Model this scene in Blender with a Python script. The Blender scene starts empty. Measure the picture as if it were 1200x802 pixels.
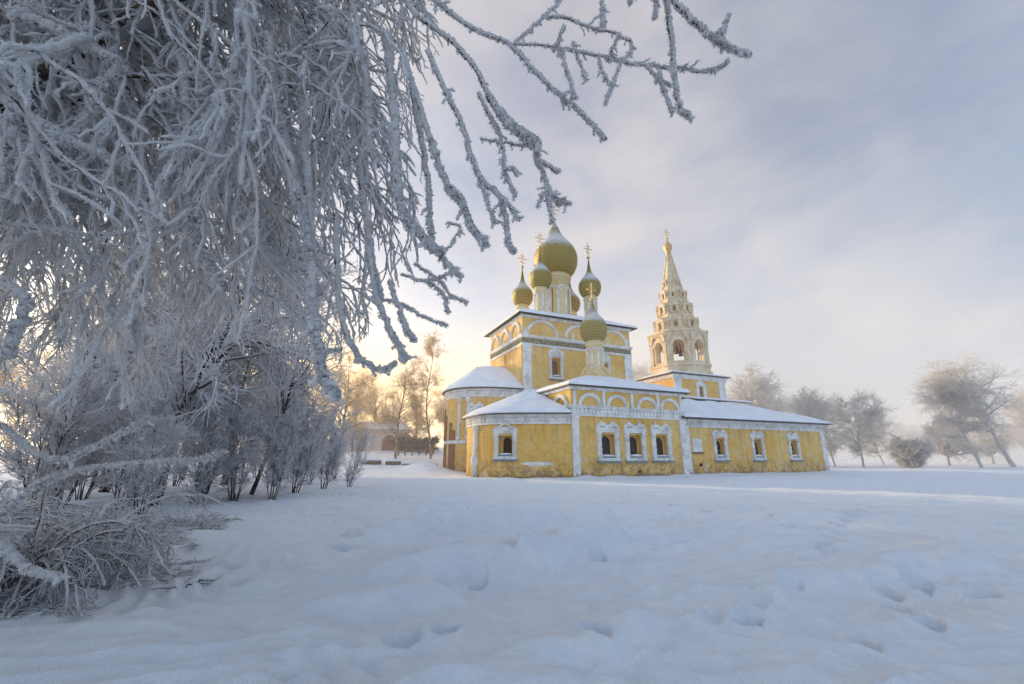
import bpy, bmesh, math, random
import numpy as np
from mathutils import Vector, Matrix

rad = math.radians
scene = bpy.context.scene
COL = scene.collection
random.seed(7)

# ------------------------------------------------------------------ camera
F = 500.0          # focal length in pixels of a 1200 px wide frame (15 mm)
PITCH = rad(15.0)
EYE = 1.6
cam_data = bpy.data.cameras.new("camera")
cam_data.sensor_width = 36.0
cam_data.lens = 36.0 * F / 1200.0
cam_data.clip_start = 0.05
cam_data.clip_end = 6000
cam = bpy.data.objects.new("camera", cam_data)
COL.objects.link(cam)
cam.location = (0, 0, EYE)
cam.rotation_euler = (rad(90) + PITCH, 0, 0)
scene.camera = cam


def ray(u, v):
    x = (u - 600) / F
    z = (401 - v) / F
    return np.array([x, math.cos(PITCH) - z * math.sin(PITCH), math.sin(PITCH) + z * math.cos(PITCH)])


def at(u, v, y):
    """a point of the place seen in direction (u, v), y metres in front of the camera"""
    d = ray(u, v)
    return np.array([0, 0, EYE]) + d * (y / d[1])


def project(P):
    P = np.asarray(P, float) - np.array([0, 0, EYE])
    dep = P[..., 1] * math.cos(PITCH) + P[..., 2] * math.sin(PITCH)
    h = -P[..., 1] * math.sin(PITCH) + P[..., 2] * math.cos(PITCH)
    dep = np.where(np.abs(dep) < 1e-6, 1e-6, dep)
    return 600 + F * P[..., 0] / dep, 401 - F * h / dep, dep


# ------------------------------------------------------------------ light
SUN_AZ = rad(-53.0)      # from +Y towards +X
SUN_EL = rad(10.0)
SUN = Vector((math.sin(SUN_AZ) * math.cos(SUN_EL), math.cos(SUN_AZ) * math.cos(SUN_EL), math.sin(SUN_EL)))
sl = bpy.data.lights.new("sun", 'SUN')
sl.energy = 5.0
sl.angle = rad(0.6)
sl.color = (1.0, 0.75, 0.45)
so = bpy.data.objects.new("sun", sl)
COL.objects.link(so)
so.rotation_euler = (-SUN).to_track_quat('-Z', 'Y').to_euler()
so.location = (-40, 40, 30)


class NT:
    """small helper to write node trees"""

    def __init__(self, tree):
        self.t = tree
        self.t.nodes.clear()

    def n(self, typ, **kw):
        nd = self.t.nodes.new(typ)
        for k, v in kw.items():
            if k.startswith('i_'):
                key = k[2:]
                key = int(key) if key.isdigit() else key.replace('_', ' ')
                nd.inputs[key].default_value = v
            else:
                setattr(nd, k, v)
        return nd

    def l(self, a, b):
        self.t.links.new(a, b)

    def math(self, op, a, b=None, c=None, clamp=False):
        nd = self.t.nodes.new('ShaderNodeMath')
        nd.operation = op
        nd.use_clamp = clamp
        for i, x in enumerate((a, b, c)):
            if x is None:
                continue
            if isinstance(x, (int, float)):
                nd.inputs[i].default_value = x
            else:
                self.l(x, nd.inputs[i])
        return nd.outputs[0]

    def mix(self, fac, a, b, blend='MIX'):
        nd = self.t.nodes.new('ShaderNodeMix')
        nd.data_type = 'RGBA'
        nd.blend_type = blend
        nd.clamp_factor = True
        for sock, x in ((nd.inputs[0], fac), (nd.inputs[6], a), (nd.inputs[7], b)):
            if isinstance(x, (int, float)):
                sock.default_value = x
            elif isinstance(x, (tuple, list)):
                sock.default_value = (*x, 1) if len(x) == 3 else x
            else:
                self.l(x, sock)
        return nd.outputs[2]

    def ramp(self, fac, a, b, smooth=True):
        nd = self.t.nodes.new('ShaderNodeMapRange')
        nd.interpolation_type = 'SMOOTHSTEP' if smooth else 'LINEAR'
        self.l(fac, nd.inputs[0])
        nd.inputs[1].default_value = a
        nd.inputs[2].default_value = b
        return nd.outputs[0]

    def noise(self, vec, scale, detail=4, rough=0.55, dist=0.0):
        nd = self.t.nodes.new('ShaderNodeTexNoise')
        nd.inputs['Scale'].default_value = scale
        nd.inputs['Detail'].default_value = detail
        nd.inputs['Roughness'].default_value = rough
        nd.inputs['Distortion'].default_value = dist
        if vec is not None:
            self.l(vec, nd.inputs['Vector'])
        return nd.outputs[0]


world = bpy.data.worlds.new("World")
scene.world = world
world.use_nodes = True
w = NT(world.node_tree)
tc = w.n('ShaderNodeTexCoord')
dirv = tc.outputs['Generated']
sky = w.n('ShaderNodeTexSky')
sky.sky_type = 'NISHITA'
sky.sun_disc = False
sky.sun_elevation = SUN_EL
sky.sun_rotation = SUN_AZ
sky.air_density = 1.0
sky.dust_density = 2.0
sky.ozone_density = 1.5
# clear winter sky seen through thin mist: nishita dimmed, with mist banks over it
skyc = w.mix(1.0, sky.outputs[0], (0.115, 0.148, 0.20), 'MULTIPLY')
sep = w.n('ShaderNodeSeparateXYZ')
w.l(dirv, sep.inputs[0])
Z = sep.outputs[2]
dotn = w.n('ShaderNodeVectorMath', operation='DOT_PRODUCT')
w.l(dirv, dotn.inputs[0])
GA, GE = rad(-28), rad(7)
dotn.inputs[1].default_value = (math.sin(GA) * math.cos(GE), math.cos(GA) * math.cos(GE), math.sin(GE))   # thinnest, brightest part of the mist
sd = w.math('MAXIMUM', dotn.outputs['Value'], 0.0)
# stretch noise horizontally
mp = w.n('ShaderNodeMapping')
mp.inputs['Scale'].default_value = (1.0, 1.0, 1.9)
mp.inputs['Location'].default_value = (3.1, 1.7, 0.4)
w.l(dirv, mp.inputs['Vector'])
n1 = w.noise(mp.outputs[0], 1.25, 6, 0.52, 0.5)
n2 = w.noise(mp.outputs[0], 3.4, 7, 0.55, 0.3)
cover = w.math('ADD', w.math('MULTIPLY', n1, 0.7), w.math('MULTIPLY', n2, 0.3))
cover = w.ramp(cover, 0.33, 0.66)
low = w.math('SUBTRACT', 1.0, w.ramp(Z, 0.0, 0.55))
amount = w.math('ADD', w.math('ADD', w.math('MULTIPLY', cover, 0.36), 0.30), w.math('MULTIPLY', low, 0.34), clamp=True)
# colour of the mist: warm towards the sun, blue-grey away from it
side = w.ramp(dotn.outputs['Value'], -0.10, 0.70)
warmth = w.math('MULTIPLY', w.math('POWER', sd, 2.0), 1.0)
mistc = w.mix(side, (0.40, 0.47, 0.575), (0.93, 0.84, 0.745))
n3 = w.noise(mp.outputs[0], 2.1, 5, 0.5, 0.4)
mistc = w.mix(w.math('MULTIPLY', w.ramp(n3, 0.42, 0.66), 0.45), mistc, (0.88, 0.76, 0.66))
gold = w.math('MULTIPLY', w.math('POWER', sd, 7.0), w.math('SUBTRACT', 1.0, w.ramp(Z, 0.02, 0.34)))
mistc = w.mix(w.math('MULTIPLY', gold, 0.95), mistc, (0.98, 0.66, 0.27))
back = w.ramp(w.math('MULTIPLY', sep.outputs[1], -1.0), -0.15, 0.8)
mistc = w.mix(w.math('MULTIPLY', back, 0.8), mistc, (0.70, 0.91, 1.20))
amount = w.math('ADD', amount, w.math('MULTIPLY', gold, 0.5), clamp=True)
col = w.mix(w.math('ADD', amount, w.math('MULTIPLY', back, 0.4), clamp=True), skyc, mistc)
# broad forward glow of the sun in the mist
g1 = w.math('POWER', sd, 9.0)
g2 = w.math('POWER', sd, 45.0)
lowg = w.math('SUBTRACT', 1.0, w.ramp(Z, -0.05, 0.62))
glow = w.n('ShaderNodeVectorMath', operation='SCALE')
glow.inputs[0].default_value = (0.30, 0.23, 0.14)
w.l(w.math('MULTIPLY', g1, lowg), glow.inputs['Scale'])
glow2 = w.n('ShaderNodeVectorMath', operation='SCALE')
glow2.inputs[0].default_value = (1.2, 0.70, 0.18)
w.l(w.math('MULTIPLY', g2, lowg), glow2.inputs['Scale'])
hor = w.math('MULTIPLY', w.math('POWER', sd, 5.0), w.math('SUBTRACT', 1.0, w.ramp(Z, 0.0, 0.26)))
glow3 = w.n('ShaderNodeVectorMath', operation='SCALE')
glow3.inputs[0].default_value = (0.55, 0.30, 0.05)
w.l(hor, glow3.inputs['Scale'])
a1 = w.n('ShaderNodeVectorMath', operation='ADD')
a2 = w.n('ShaderNodeVectorMath', operation='ADD')
a3 = w.n('ShaderNodeVectorMath', operation='ADD')
w.l(col, a1.inputs[0]); w.l(glow.outputs[0], a1.inputs[1])
w.l(a1.outputs[0], a2.inputs[0]); w.l(glow2.outputs[0], a2.inputs[1])
w.l(a2.outputs[0], a3.inputs[0]); w.l(glow3.outputs[0], a3.inputs[1])
bg = w.n('ShaderNodeBackground')
w.l(a3.outputs[0], bg.inputs['Color'])
bg.inputs['Strength'].default_value = 1.18
wo = w.n('ShaderNodeOutputWorld')
w.l(bg.outputs[0], wo.inputs['Surface'])

scene.view_settings.view_transform = 'Standard'
scene.view_settings.look = 'None'
scene.view_settings.exposure = 0
cy = scene.cycles
cy.use_denoising = True
cy.max_bounces = 12
cy.diffuse_bounces = 5
cy.glossy_bounces = 2
cy.transmission_bounces = 3
cy.volume_bounces = 4
cy.transparent_max_bounces = 32
cy.use_adaptive_sampling = True
cy.adaptive_threshold = 0.02


# ------------------------------------------------------------------ materials
def new_mat(name):
    m = bpy.data.materials.new(name)
    m.use_nodes = True
    t = NT(m.node_tree)
    out = t.n('ShaderNodeOutputMaterial')
    return m, t, out


def principled(t, out, color, rough=0.8, bump=None, metallic=0.0, spec=0.3):
    b = t.n('ShaderNodeBsdfPrincipled')
    if isinstance(color, tuple):
        b.inputs['Base Color'].default_value = (*color, 1)
    else:
        t.l(color, b.inputs['Base Color'])
    if isinstance(rough, float):
        b.inputs['Roughness'].default_value = rough
    else:
        t.l(rough, b.inputs['Roughness'])
    b.inputs['Metallic'].default_value = metallic
    b.inputs['Specular IOR Level'].default_value = spec
    if bump is not None:
        h, dist, st = bump
        bn = t.n('ShaderNodeBump')
        bn.inputs['Distance'].default_value = dist
        bn.inputs['Strength'].default_value = st
        t.l(h, bn.inputs['Height'])
        t.l(bn.outputs[0], b.inputs['Normal'])
    t.l(b.outputs[0], out.inputs['Surface'])
    return b


def objco(t):
    return t.n('ShaderNodeTexCoord').outputs['Object']


def zof(t, vec):
    s = t.n('ShaderNodeSeparateXYZ')
    t.l(vec, s.inputs[0])
    return s.outputs


def mat_plaster():
    m, t, out = new_mat("ochre_plaster")
    co = objco(t)
    big = t.noise(co, 0.35, 5, 0.6, 0.4)
    mid = t.noise(co, 1.1, 7, 0.65, 0.6)
    fine = t.noise(co, 6.0, 6, 0.7)
    c = t.mix(t.ramp(big, 0.35, 0.65), (0.75, 0.435, 0.10), (0.81, 0.54, 0.19))
    c = t.mix(t.math('MULTIPLY', t.ramp(mid, 0.46, 0.66), 0.5), c, (0.74, 0.60, 0.34))
    c = t.mix(t.math('MULTIPLY', t.ramp(fine, 0.50, 0.70), 0.5), c, (0.42, 0.25, 0.07))
    x, y, z = zof(t, co)
    # damp lower metre and a half, with peeled pale and brown patches
    lowm = t.math('SUBTRACT', 1.0, t.ramp(t.math('ADD', z, t.math('MULTIPLY', mid, 1.6)), 0.9, 2.6))
    peel = t.math('MULTIPLY', lowm, t.ramp(t.noise(co, 1.9, 8, 0.7, 0.8), 0.46, 0.56))
    c = t.mix(t.math('MULTIPLY', peel, 0.85), c, (0.30, 0.17, 0.09))
    peel2 = t.math('MULTIPLY', lowm, t.ramp(t.noise(co, 2.7, 6, 0.7, 0.3), 0.54, 0.62))
    c = t.mix(t.math('MULTIPLY', peel2, 0.8), c, (0.52, 0.47, 0.42))
    foot = t.math('SUBTRACT', 1.0, t.ramp(t.math('ADD', z, t.math('MULTIPLY', fine, 0.5)), 0.2, 0.65))
    c = t.mix(t.math('MULTIPLY', foot, 0.75), c, (0.16, 0.11, 0.05))
    # run-off streaks
    mpn = t.n('ShaderNodeMapping')
    mpn.inputs['Scale'].default_value = (3.0, 3.0, 0.22)
    t.l(co, mpn.inputs['Vector'])
    st = t.noise(mpn.outputs[0], 1.0, 6, 0.65)
    c = t.mix(t.math('MULTIPLY', t.ramp(st, 0.54, 0.72), 0.40), c, (0.33, 0.19, 0.05))
    worn = t.noise(co, 0.75, 9, 0.68, 0.9)
    c = t.mix(t.math('MULTIPLY', t.ramp(worn, 0.53, 0.66), 0.50), c, (0.47, 0.26, 0.07))
    c = t.mix(t.math('MULTIPLY', t.ramp(t.noise(co, 14.0, 5, 0.75), 0.55, 0.68), 0.45), c, (0.36, 0.21, 0.07))
    eav = t.math('MULTIPLY', t.ramp(z, 2.6, 4.6), t.math('SUBTRACT', 1.0, t.ramp(z, 4.7, 5.2)))
    c = t.mix(t.math('MULTIPLY', eav, t.math('MULTIPLY', t.ramp(st, 0.46, 0.66), 0.45)), c, (0.30, 0.18, 0.06))
    mp2 = t.n('ShaderNodeMapping')
    mp2.inputs['Scale'].default_value = (0.55, 0.55, 0.9)
    mp2.inputs['Location'].default_value = (4.2, 1.0, 0.3)
    t.l(co, mp2.inputs['Vector'])
    bare = t.noise(mp2.outputs[0], 1.0, 8, 0.62, 0.5)
    c = t.mix(t.math('MULTIPLY', t.ramp(bare, 0.58, 0.63), 0.6), c, (0.66, 0.54, 0.36))
    vo = t.n('ShaderNodeTexVoronoi', feature='DISTANCE_TO_EDGE')
    vo.inputs['Scale'].default_value = 0.8
    dv = t.n('ShaderNodeVectorMath', operation='ADD')
    nz = t.n('ShaderNodeTexNoise'); nz.inputs['Scale'].default_value = 2.0
    t.l(co, nz.inputs['Vector']); t.l(co, dv.inputs[0]); t.l(nz.outputs['Color'], dv.inputs[1])
    t.l(dv.outputs[0], vo.inputs['Vector'])
    crack = t.math('SUBTRACT', 1.0, t.ramp(vo.outputs['Distance'], 0.0, 0.03))
    c = t.mix(t.math('MULTIPLY', crack, 0.10), c, (0.2, 0.11, 0.03))
    h = t.math('ADD', fine, t.math('MULTIPLY', peel, -0.6))
    principled(t, out, c, 0.92, (h, 0.03, 0.6), spec=0.1)
    return m


def mat_white():
    m, t, out = new_mat("weathered_whitewash")
    co = objco(t)
    a = t.noise(co, 1.3, 7, 0.65, 0.5)
    b_ = t.noise(co, 7.0, 6, 0.7)
    c = t.mix(t.ramp(a, 0.40, 0.68), (0.83, 0.81, 0.78), (0.58, 0.55, 0.51))
    c = t.mix(t.math('MULTIPLY', t.ramp(b_, 0.55, 0.70), 0.5), c, (0.34, 0.29, 0.24))
    x, y, z = zof(t, co)
    foot = t.math('SUBTRACT', 1.0, t.ramp(t.math('ADD', z, a), 0.5, 1.6))
    brick = t.math('MULTIPLY', foot, t.ramp(t.noise(co, 3.0, 5, 0.6), 0.45, 0.55))
    c = t.mix(t.math('MULTIPLY', brick, 0.8), c, (0.30, 0.13, 0.08))
    principled(t, out, c, 0.92, (b_, 0.03, 0.6), spec=0.1)
    return m


def mat_tower():
    m, t, out = new_mat("frosted_tower_masonry")
    co = objco(t)
    a = t.noise(co, 0.9, 7, 0.65, 0.5)
    b_ = t.noise(co, 5.0, 7, 0.7)
    c = t.mix(t.ramp(a, 0.38, 0.66), (0.80, 0.69, 0.50), (0.64, 0.48, 0.29))
    c = t.mix(t.math('MULTIPLY', t.ramp(b_, 0.50, 0.68), 0.7), c, (0.36, 0.26, 0.17))
    principled(t, out, c, 0.92, (b_, 0.08, 0.8), spec=0.1)
    return m


def mat_snow():
    m, t, out = new_mat("snow")
    co = t.n('ShaderNodeTexCoord').outputs['Object']
    fine = t.noise(co, 26.0, 5, 0.7)
    mid = t.noise(co, 3.2, 5, 0.6)
    gr = t.noise(co, 140.0, 2, 0.6)
    c = t.mix(t.ramp(mid, 0.35, 0.7), (0.78, 0.81, 0.86), (0.85, 0.87, 0.90))
    c = t.mix(t.math('MULTIPLY', t.ramp(t.noise(co, 55.0, 3, 0.7), 0.52, 0.72), 0.30), c, (0.62, 0.66, 0.74))
    c = t.mix(t.math('MULTIPLY', t.ramp(t.noise(co, 11.0, 5, 0.7), 0.50, 0.70), 0.22), c, (0.66, 0.70, 0.78))
    h = t.math('ADD', t.math('MULTIPLY', fine, 0.5), t.math('MULTIPLY', gr, 0.22))
    h = t.math('ADD', h, t.math('MULTIPLY', mid, 1.0))
    b = principled(t, out, c, 0.85, (h, 0.05, 1.0), spec=0.12)
    return m


def mat_roof_snow():
    m, t, out = new_mat("roof_snow")
    co = objco(t)
    mid = t.noise(co, 0.8, 5, 0.6)
    c = t.mix(t.ramp(mid, 0.35, 0.7), (0.78, 0.80, 0.85), (0.87, 0.88, 0.90))
    principled(t, out, c, 0.7, (t.noise(co, 2.0, 6, 0.6), 0.15, 0.5), spec=0.2)
    return m


def mat_frost(name, trans=0.35, color=(0.86, 0.88, 0.92), dark=(0.50, 0.53, 0.60), scale=38.0):
    m, t, out = new_mat(name)
    co = t.n('ShaderNodeTexCoord').outputs['Object']
    nz = t.noise(co, scale, 5, 0.75)
    c = t.mix(t.ramp(nz, 0.36, 0.62), dark, color)
    c = t.mix(t.math('MULTIPLY', t.ramp(t.noise(co, scale * 4.5, 2, 0.6), 0.5, 0.72), 0.4), c, tuple(0.6 * q for q in dark))
    d = t.n('ShaderNodeBsdfDiffuse')
    t.l(c, d.inputs['Color'])
    bn = t.n('ShaderNodeBump')
    bn.inputs['Distance'].default_value = 0.012
    bn.inputs['Strength'].default_value = 0.9
    t.l(t.noise(co, scale * 3.5, 4, 0.75), bn.inputs['Height'])
    t.l(bn.outputs[0], d.inputs['Normal'])
    tr = t.n('ShaderNodeBsdfTranslucent')
    t.l(c, tr.inputs['Color'])
    mx = t.n('ShaderNodeMixShader')
    mx.inputs[0].default_value = trans
    t.l(d.outputs[0], mx.inputs[1])
    t.l(tr.outputs[0], mx.inputs[2])
    t.l(mx.outputs[0], out.inputs['Surface'])
    return m


def mat_simple(name, a, b, scale=8.0, rough=0.8, bump=0.02, metallic=0.0, spec=0.3):
    m, t, out = new_mat(name)
    co = objco(t)
    nz = t.noise(co, scale, 6, 0.65, 0.3)
    c = t.mix(t.ramp(nz, 0.35, 0.65), a, b)
    principled(t, out, c, rough, (nz, bump, 0.6), metallic, spec)
    return m


def mat_bark(name, a, b, scale=14.0):
    m, t, out = new_mat(name)
    co = objco(t)
    mpn = t.n('ShaderNodeMapping')
    mpn.inputs['Scale'].default_value = (1, 1, 0.25)
    t.l(co, mpn.inputs['Vector'])
    nz = t.noise(mpn.outputs[0], scale, 6, 0.7, 0.4)
    c = t.mix(t.ramp(nz, 0.35, 0.65), a, b)
    principled(t, out, c, 0.95, (nz, 0.03, 0.8), spec=0.1)
    return m


def mat_dome():
    """gilded green shingle scales, frosted on the upper side"""
    m, t, out = new_mat("gilded_shingle_scales")
    co = objco(t)
    x, y, z = zof(t, co)
    ang = t.math('ARCTAN2', y, x)
    u = t.math('MULTIPLY', ang, 44.0 / (2 * math.pi))
    row = t.math('MULTIPLY', z, 4.2)
    fr = t.math('FRACT', row)
    half = t.math('MULTIPLY', t.math('MODULO', t.math('FLOOR', row), 2.0), 0.5)
    fu = t.math('ABSOLUTE', t.math('SUBTRACT', t.math('FRACT', t.math('ADD', u, half)), 0.5))
    edge = t.math('SUBTRACT', fr, t.math('MULTIPLY', fu, 1.3))
    scale = t.ramp(edge, -0.3, 0.55)
    nz = t.noise(co, 2.2, 5, 0.6)
    c = t.mix(scale, (0.20, 0.15, 0.035), (0.44, 0.33, 0.10))
    c = t.mix(t.math('MULTIPLY', t.ramp(nz, 0.4, 0.7), 0.4), c, (0.30, 0.26, 0.09))
    g = t.n('ShaderNodeNewGeometry')
    nx, ny, nzz = zof(t, g.outputs['Normal'])
    fr_ = t.math('ADD', nzz, t.math('MULTIPLY', t.math('SUBTRACT', nz, 0.5), 0.5))
    fr_ = t.math('ADD', fr_, t.math('MULTIPLY', t.math('SUBTRACT', scale, 0.5), 0.22))
    frost = t.ramp(fr_, 0.30, 0.66)
    c = t.mix(t.math('MULTIPLY', frost, 0.9), c, (0.72, 0.72, 0.72))
    rough = t.math('ADD', t.math('MULTIPLY', frost, 0.4), 0.5)
    b = principled(t, out, c, rough, (scale, 0.06, 0.7), 0.1, 0.35)
    return m


def mat_birch():
    m, t, out = new_mat("birch_bark")
    co = objco(t)
    mpn = t.n('ShaderNodeMapping')
    mpn.inputs['Scale'].default_value = (1, 1, 3.0)
    t.l(co, mpn.inputs['Vector'])
    nz = t.noise(mpn.outputs[0], 2.5, 5, 0.6)
    c = t.mix(t.ramp(nz, 0.46, 0.58), (0.42, 0.33, 0.22), (0.07, 0.05, 0.03))
    principled(t, out, c, 0.9, None, spec=0.1)
    return m


M = {}
M['plaster'] = mat_plaster()
M['white'] = mat_white()
M['tower'] = mat_tower()
M['snow'] = mat_snow()
M['rsnow'] = mat_roof_snow()
M['frost'] = mat_frost("hoar_frost", 0.48, (0.96, 0.965, 0.97), (0.88, 0.885, 0.895), 40)
M['frost_mid'] = mat_frost("hoar_frost_shrubs", 0.52, (0.96, 0.96, 0.97), (0.86, 0.86, 0.87), 12)
M['frost_warm'] = mat_frost("sunlight_tinted_frost", 0.6, (0.92, 0.78, 0.54), (0.76, 0.58, 0.33), 3)  # golden sunlight put into the frost colour of trees towards the sun
M['frost_far'] = mat_frost("deep_frost_on_crowns", 0.6, (0.96, 0.93, 0.88), (0.88, 0.84, 0.79), 2)
M['bark'] = mat_bark("dark_bark", (0.040, 0.030, 0.024), (0.10, 0.078, 0.06))
M['pale_bark'] = mat_bark('rime_covered_bark', (0.34, 0.30, 0.27), (0.56, 0.52, 0.48), 6)
M['twig'] = mat_bark("brown_twigs", (0.05, 0.035, 0.024), (0.14, 0.095, 0.06), 20)
M['birch'] = mat_birch()
M['roof'] = mat_simple("dark_sheet_roof", (0.05, 0.055, 0.05), (0.11, 0.10, 0.085), 3.0, 0.6)
M['dark'] = mat_simple("dark_opening", (0.012, 0.010, 0.009), (0.03, 0.022, 0.016), 5.0, 0.5)
M['glass'] = mat_simple("old_window_glass", (0.018, 0.014, 0.012), (0.06, 0.038, 0.022), 2.0, 0.25, 0.004, spec=0.5)
M['shutter'] = mat_simple("red_brown_shutter", (0.15, 0.05, 0.022), (0.26, 0.09, 0.035), 6.0, 0.7)
M['iron'] = mat_simple("rusty_iron", (0.05, 0.035, 0.028), (0.14, 0.075, 0.045), 20.0, 0.7)
M['sheet'] = mat_simple("grey_green_sheet_sill", (0.16, 0.19, 0.18), (0.26, 0.29, 0.28), 6.0, 0.6)
M['dome'] = mat_dome()
M['gold'] = mat_simple("frosted_gilding", (0.55, 0.33, 0.10), (0.75, 0.55, 0.28), 6.0, 0.5, 0.005, 0.4, 0.5)
M['drum'] = mat_simple("cream_drum_plaster", (0.70, 0.52, 0.24), (0.74, 0.62, 0.38), 1.6, 0.9)
M['brick'] = mat_simple("exposed_brick", (0.20, 0.075, 0.035), (0.36, 0.20, 0.12), 4.0, 0.95, 0.06)
M['frieze'] = mat_simple("painted_dark_frieze", (0.12, 0.13, 0.09), (0.36, 0.30, 0.18), 3.5, 0.9)
M['wood'] = mat_simple("brown_door_wood", (0.22, 0.075, 0.022), (0.36, 0.14, 0.045), 3.0, 0.8)
M['oldwood'] = mat_simple("grey_brown_timber", (0.10, 0.065, 0.045), (0.2, 0.13, 0.09), 5.0, 0.9)
M['gate'] = mat_simple("pale_gate_plaster", (0.60, 0.50, 0.44), (0.72, 0.64, 0.58), 0.8, 0.95)


# ------------------------------------------------------------------ object helpers
def tag(o, label=None, cat=None, group=None, kind=None):
    if label: o['label'] = label
    if cat: o['category'] = cat
    if group: o['group'] = group
    if kind: o['kind'] = kind
    return o


def empty(name, loc=(0, 0, 0), rz=0.0, parent=None):
    o = bpy.data.objects.new(name, None)
    COL.objects.link(o)
    o.location = tuple(float(q) for q in loc)
    o.rotation_euler = (0, 0, rz)
    o.empty_display_size = 0.2
    if parent: o.parent = parent
    return o


def copy_tree(o, parent=None):
    c = o.copy()
    COL.objects.link(c)
    c.parent = parent
    for ch in list(o.children):
        copy_tree(ch, c)
    return c


class Fr:
    """wall frame: s runs along the wall (to the right seen from outside), d outwards, z up"""

    def __init__(self, ox, oy, nx, ny):
        l = math.hypot(nx, ny)
        self.o = (ox, oy)
        self.n = (nx / l, ny / l)
        self.t = (-self.n[1], self.n[0])

    def p(self, s, d, z):
        return (self.o[0] + s * self.t[0] + d * self.n[0], self.o[1] + s * self.t[1] + d * self.n[1], z)


WORLDF = None


class MB:
    def __init__(self):
        self.v = []
        self.f = []
        self.smooth = []

    def add(self, vs, fs, smooth=False):
        b = len(self.v)
        self.v += [tuple(float(c) for c in q) for q in vs]
        self.f += [tuple(b + i for i in q) for q in fs]
        self.smooth += [smooth] * len(fs)
        return self

    def extr(self, fr, pts, d0, d1):
        """polygon pts (s, z) extruded from d0 to d1"""
        n = len(pts)
        vs = [fr.p(s, d0, z) for s, z in pts] + [fr.p(s, d1, z) for s, z in pts]
        fs = [tuple(range(n))[::-1], tuple(range(n, 2 * n))]
        for i in range(n):
            j = (i + 1) % n
            fs.append((i, j, n + j, n + i))
        return self.add(vs, fs)

    def box(self, fr, s0, s1, d0, d1, z0, z1):
        return self.extr(fr, [(s0, z0), (s1, z0), (s1, z1), (s0, z1)], d0, d1)

    def prism(self, poly, z0, z1):
        n = len(poly)
        vs = [(x, y, z0) for x, y in poly] + [(x, y, z1) for x, y in poly]
        fs = [tuple(range(n))[::-1], tuple(range(n, 2 * n))]
        for i in range(n):
            j = (i + 1) % n
            fs.append((i, j, n + j, n + i))
        return self.add(vs, fs)

    def arc(self, fr, cs, cz, r0, r1, d0, d1, a0=0.0, a1=math.pi, n=14, sq=1.0):
        """half ring in the wall plane (sq squashes it vertically)"""
        vs, fs = [], []
        for i in range(n + 1):
            a = a0 + (a1 - a0) * i / n
            for r in (r0, r1):
                for d in (d0, d1):
                    vs.append(fr.p(cs + r * math.cos(a), d, cz + sq * r * math.sin(a)))
        for i in range(n):
            b = i * 4
            e = b + 4
            for q in ((0, 1), (1, 3), (3, 2), (2, 0)):
                fs.append((b + q[0], b + q[1], e + q[1], e + q[0]))
        fs.append((0, 1, 3, 2)); fs.append((n * 4, n * 4 + 2, n * 4 + 3, n * 4 + 1))
        return self.add(vs, fs)

    def arched(self, fr, s0, s1, z0, zs, d0, d1, n=12, sq=1.0):
        """solid with round top: straight to zs then an arch"""
        c = (s0 + s1) / 2
        r = (s1 - s0) / 2
        pts = [(s0, z0), (s1, z0)] + [(c + r * math.cos(math.pi * i / n), zs + sq * r * math.sin(math.pi * i / n)) for i in range(n + 1)]
        return self.extr(fr, pts, d0, d1)

    def lathe(self, prof, cx=0, cy=0, n=24, smooth=True, phase=0.0):
        vs, fs = [], []
        m = len(prof)
        for r, z in prof:
            for i in range(n):
                a = phase + 2 * math.pi * i / n
                vs.append((cx + r * math.cos(a), cy + r * math.sin(a), z))
        for k in range(m - 1):
            for i in range(n):
                j = (i + 1) % n
                fs.append((k * n + i, k * n + j, (k + 1) * n + j, (k + 1) * n + i))
        fs.append(tuple(range(n))[::-1])
        fs.append(tuple((m - 1) * n + i for i in range(n)))
        return self.add(vs, fs, smooth)

    def band(self, path, prof, closed=False):
        """sweep a profile of (out, z) along a plan path; outwards is to the right of travel"""
        n = len(path)
        m = len(prof)
        nor = []
        for i in range(n):
            if closed:
                p, q = path[i - 1], path[(i + 1) % n]
                e0 = (path[i][0] - p[0], path[i][1] - p[1]); e1_ = (q[0] - path[i][0], q[1] - path[i][1])
            else:
                e0 = (path[i][0] - path[max(i - 1, 0)][0], path[i][1] - path[max(i - 1, 0)][1])
                e1_ = (path[min(i + 1, n - 1)][0] - path[i][0], path[min(i + 1, n - 1)][1] - path[i][1])
                if i == 0: e0 = e1_
                if i == n - 1: e1_ = e0
            l0 = math.hypot(*e0); l1 = math.hypot(*e1_)
            n0 = (e0[1] / l0, -e0[0] / l0); n1 = (e1_[1] / l1, -e1_[0] / l1)
            bx, by = n0[0] + n1[0], n0[1] + n1[1]
            k = bx * n0[0] + by * n0[1]
            nor.append((bx / k, by / k))
        vs, fs = [], []
        for i in range(n):
            for o_, z in prof:
                vs.append((path[i][0] + nor[i][0] * o_, path[i][1] + nor[i][1] * o_, z))
        for i in range(n if closed else n - 1):
            j = (i + 1) % n
            for k in range(m):
                l = (k + 1) % m
                fs.append((i * m + k, i * m + l, j * m + l, j * m + k))
        if not closed:
            fs.append(tuple(range(m)))
            fs.append(tuple((n - 1) * m + k for k in range(m))[::-1])
        return self.add(vs, fs)

    def dentils(self, path, o0, o1, z0, z1, pitch, width):
        """little blocks along a plan path"""
        for i in range(len(path) - 1):
            x0, y0 = path[i]; x1, y1 = path[i + 1]
            L = math.hypot(x1 - x0, y1 - y0)
            fr = Fr(x0, y0, (y1 - y0), -(x1 - x0))
            k = max(1, int(round(L / pitch)))
            for j in range(k):
                s = (j + 0.5) * L / k
                self.box(fr, s - width / 2, s + width / 2, o0, o1, z0, z1)
        return self

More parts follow.
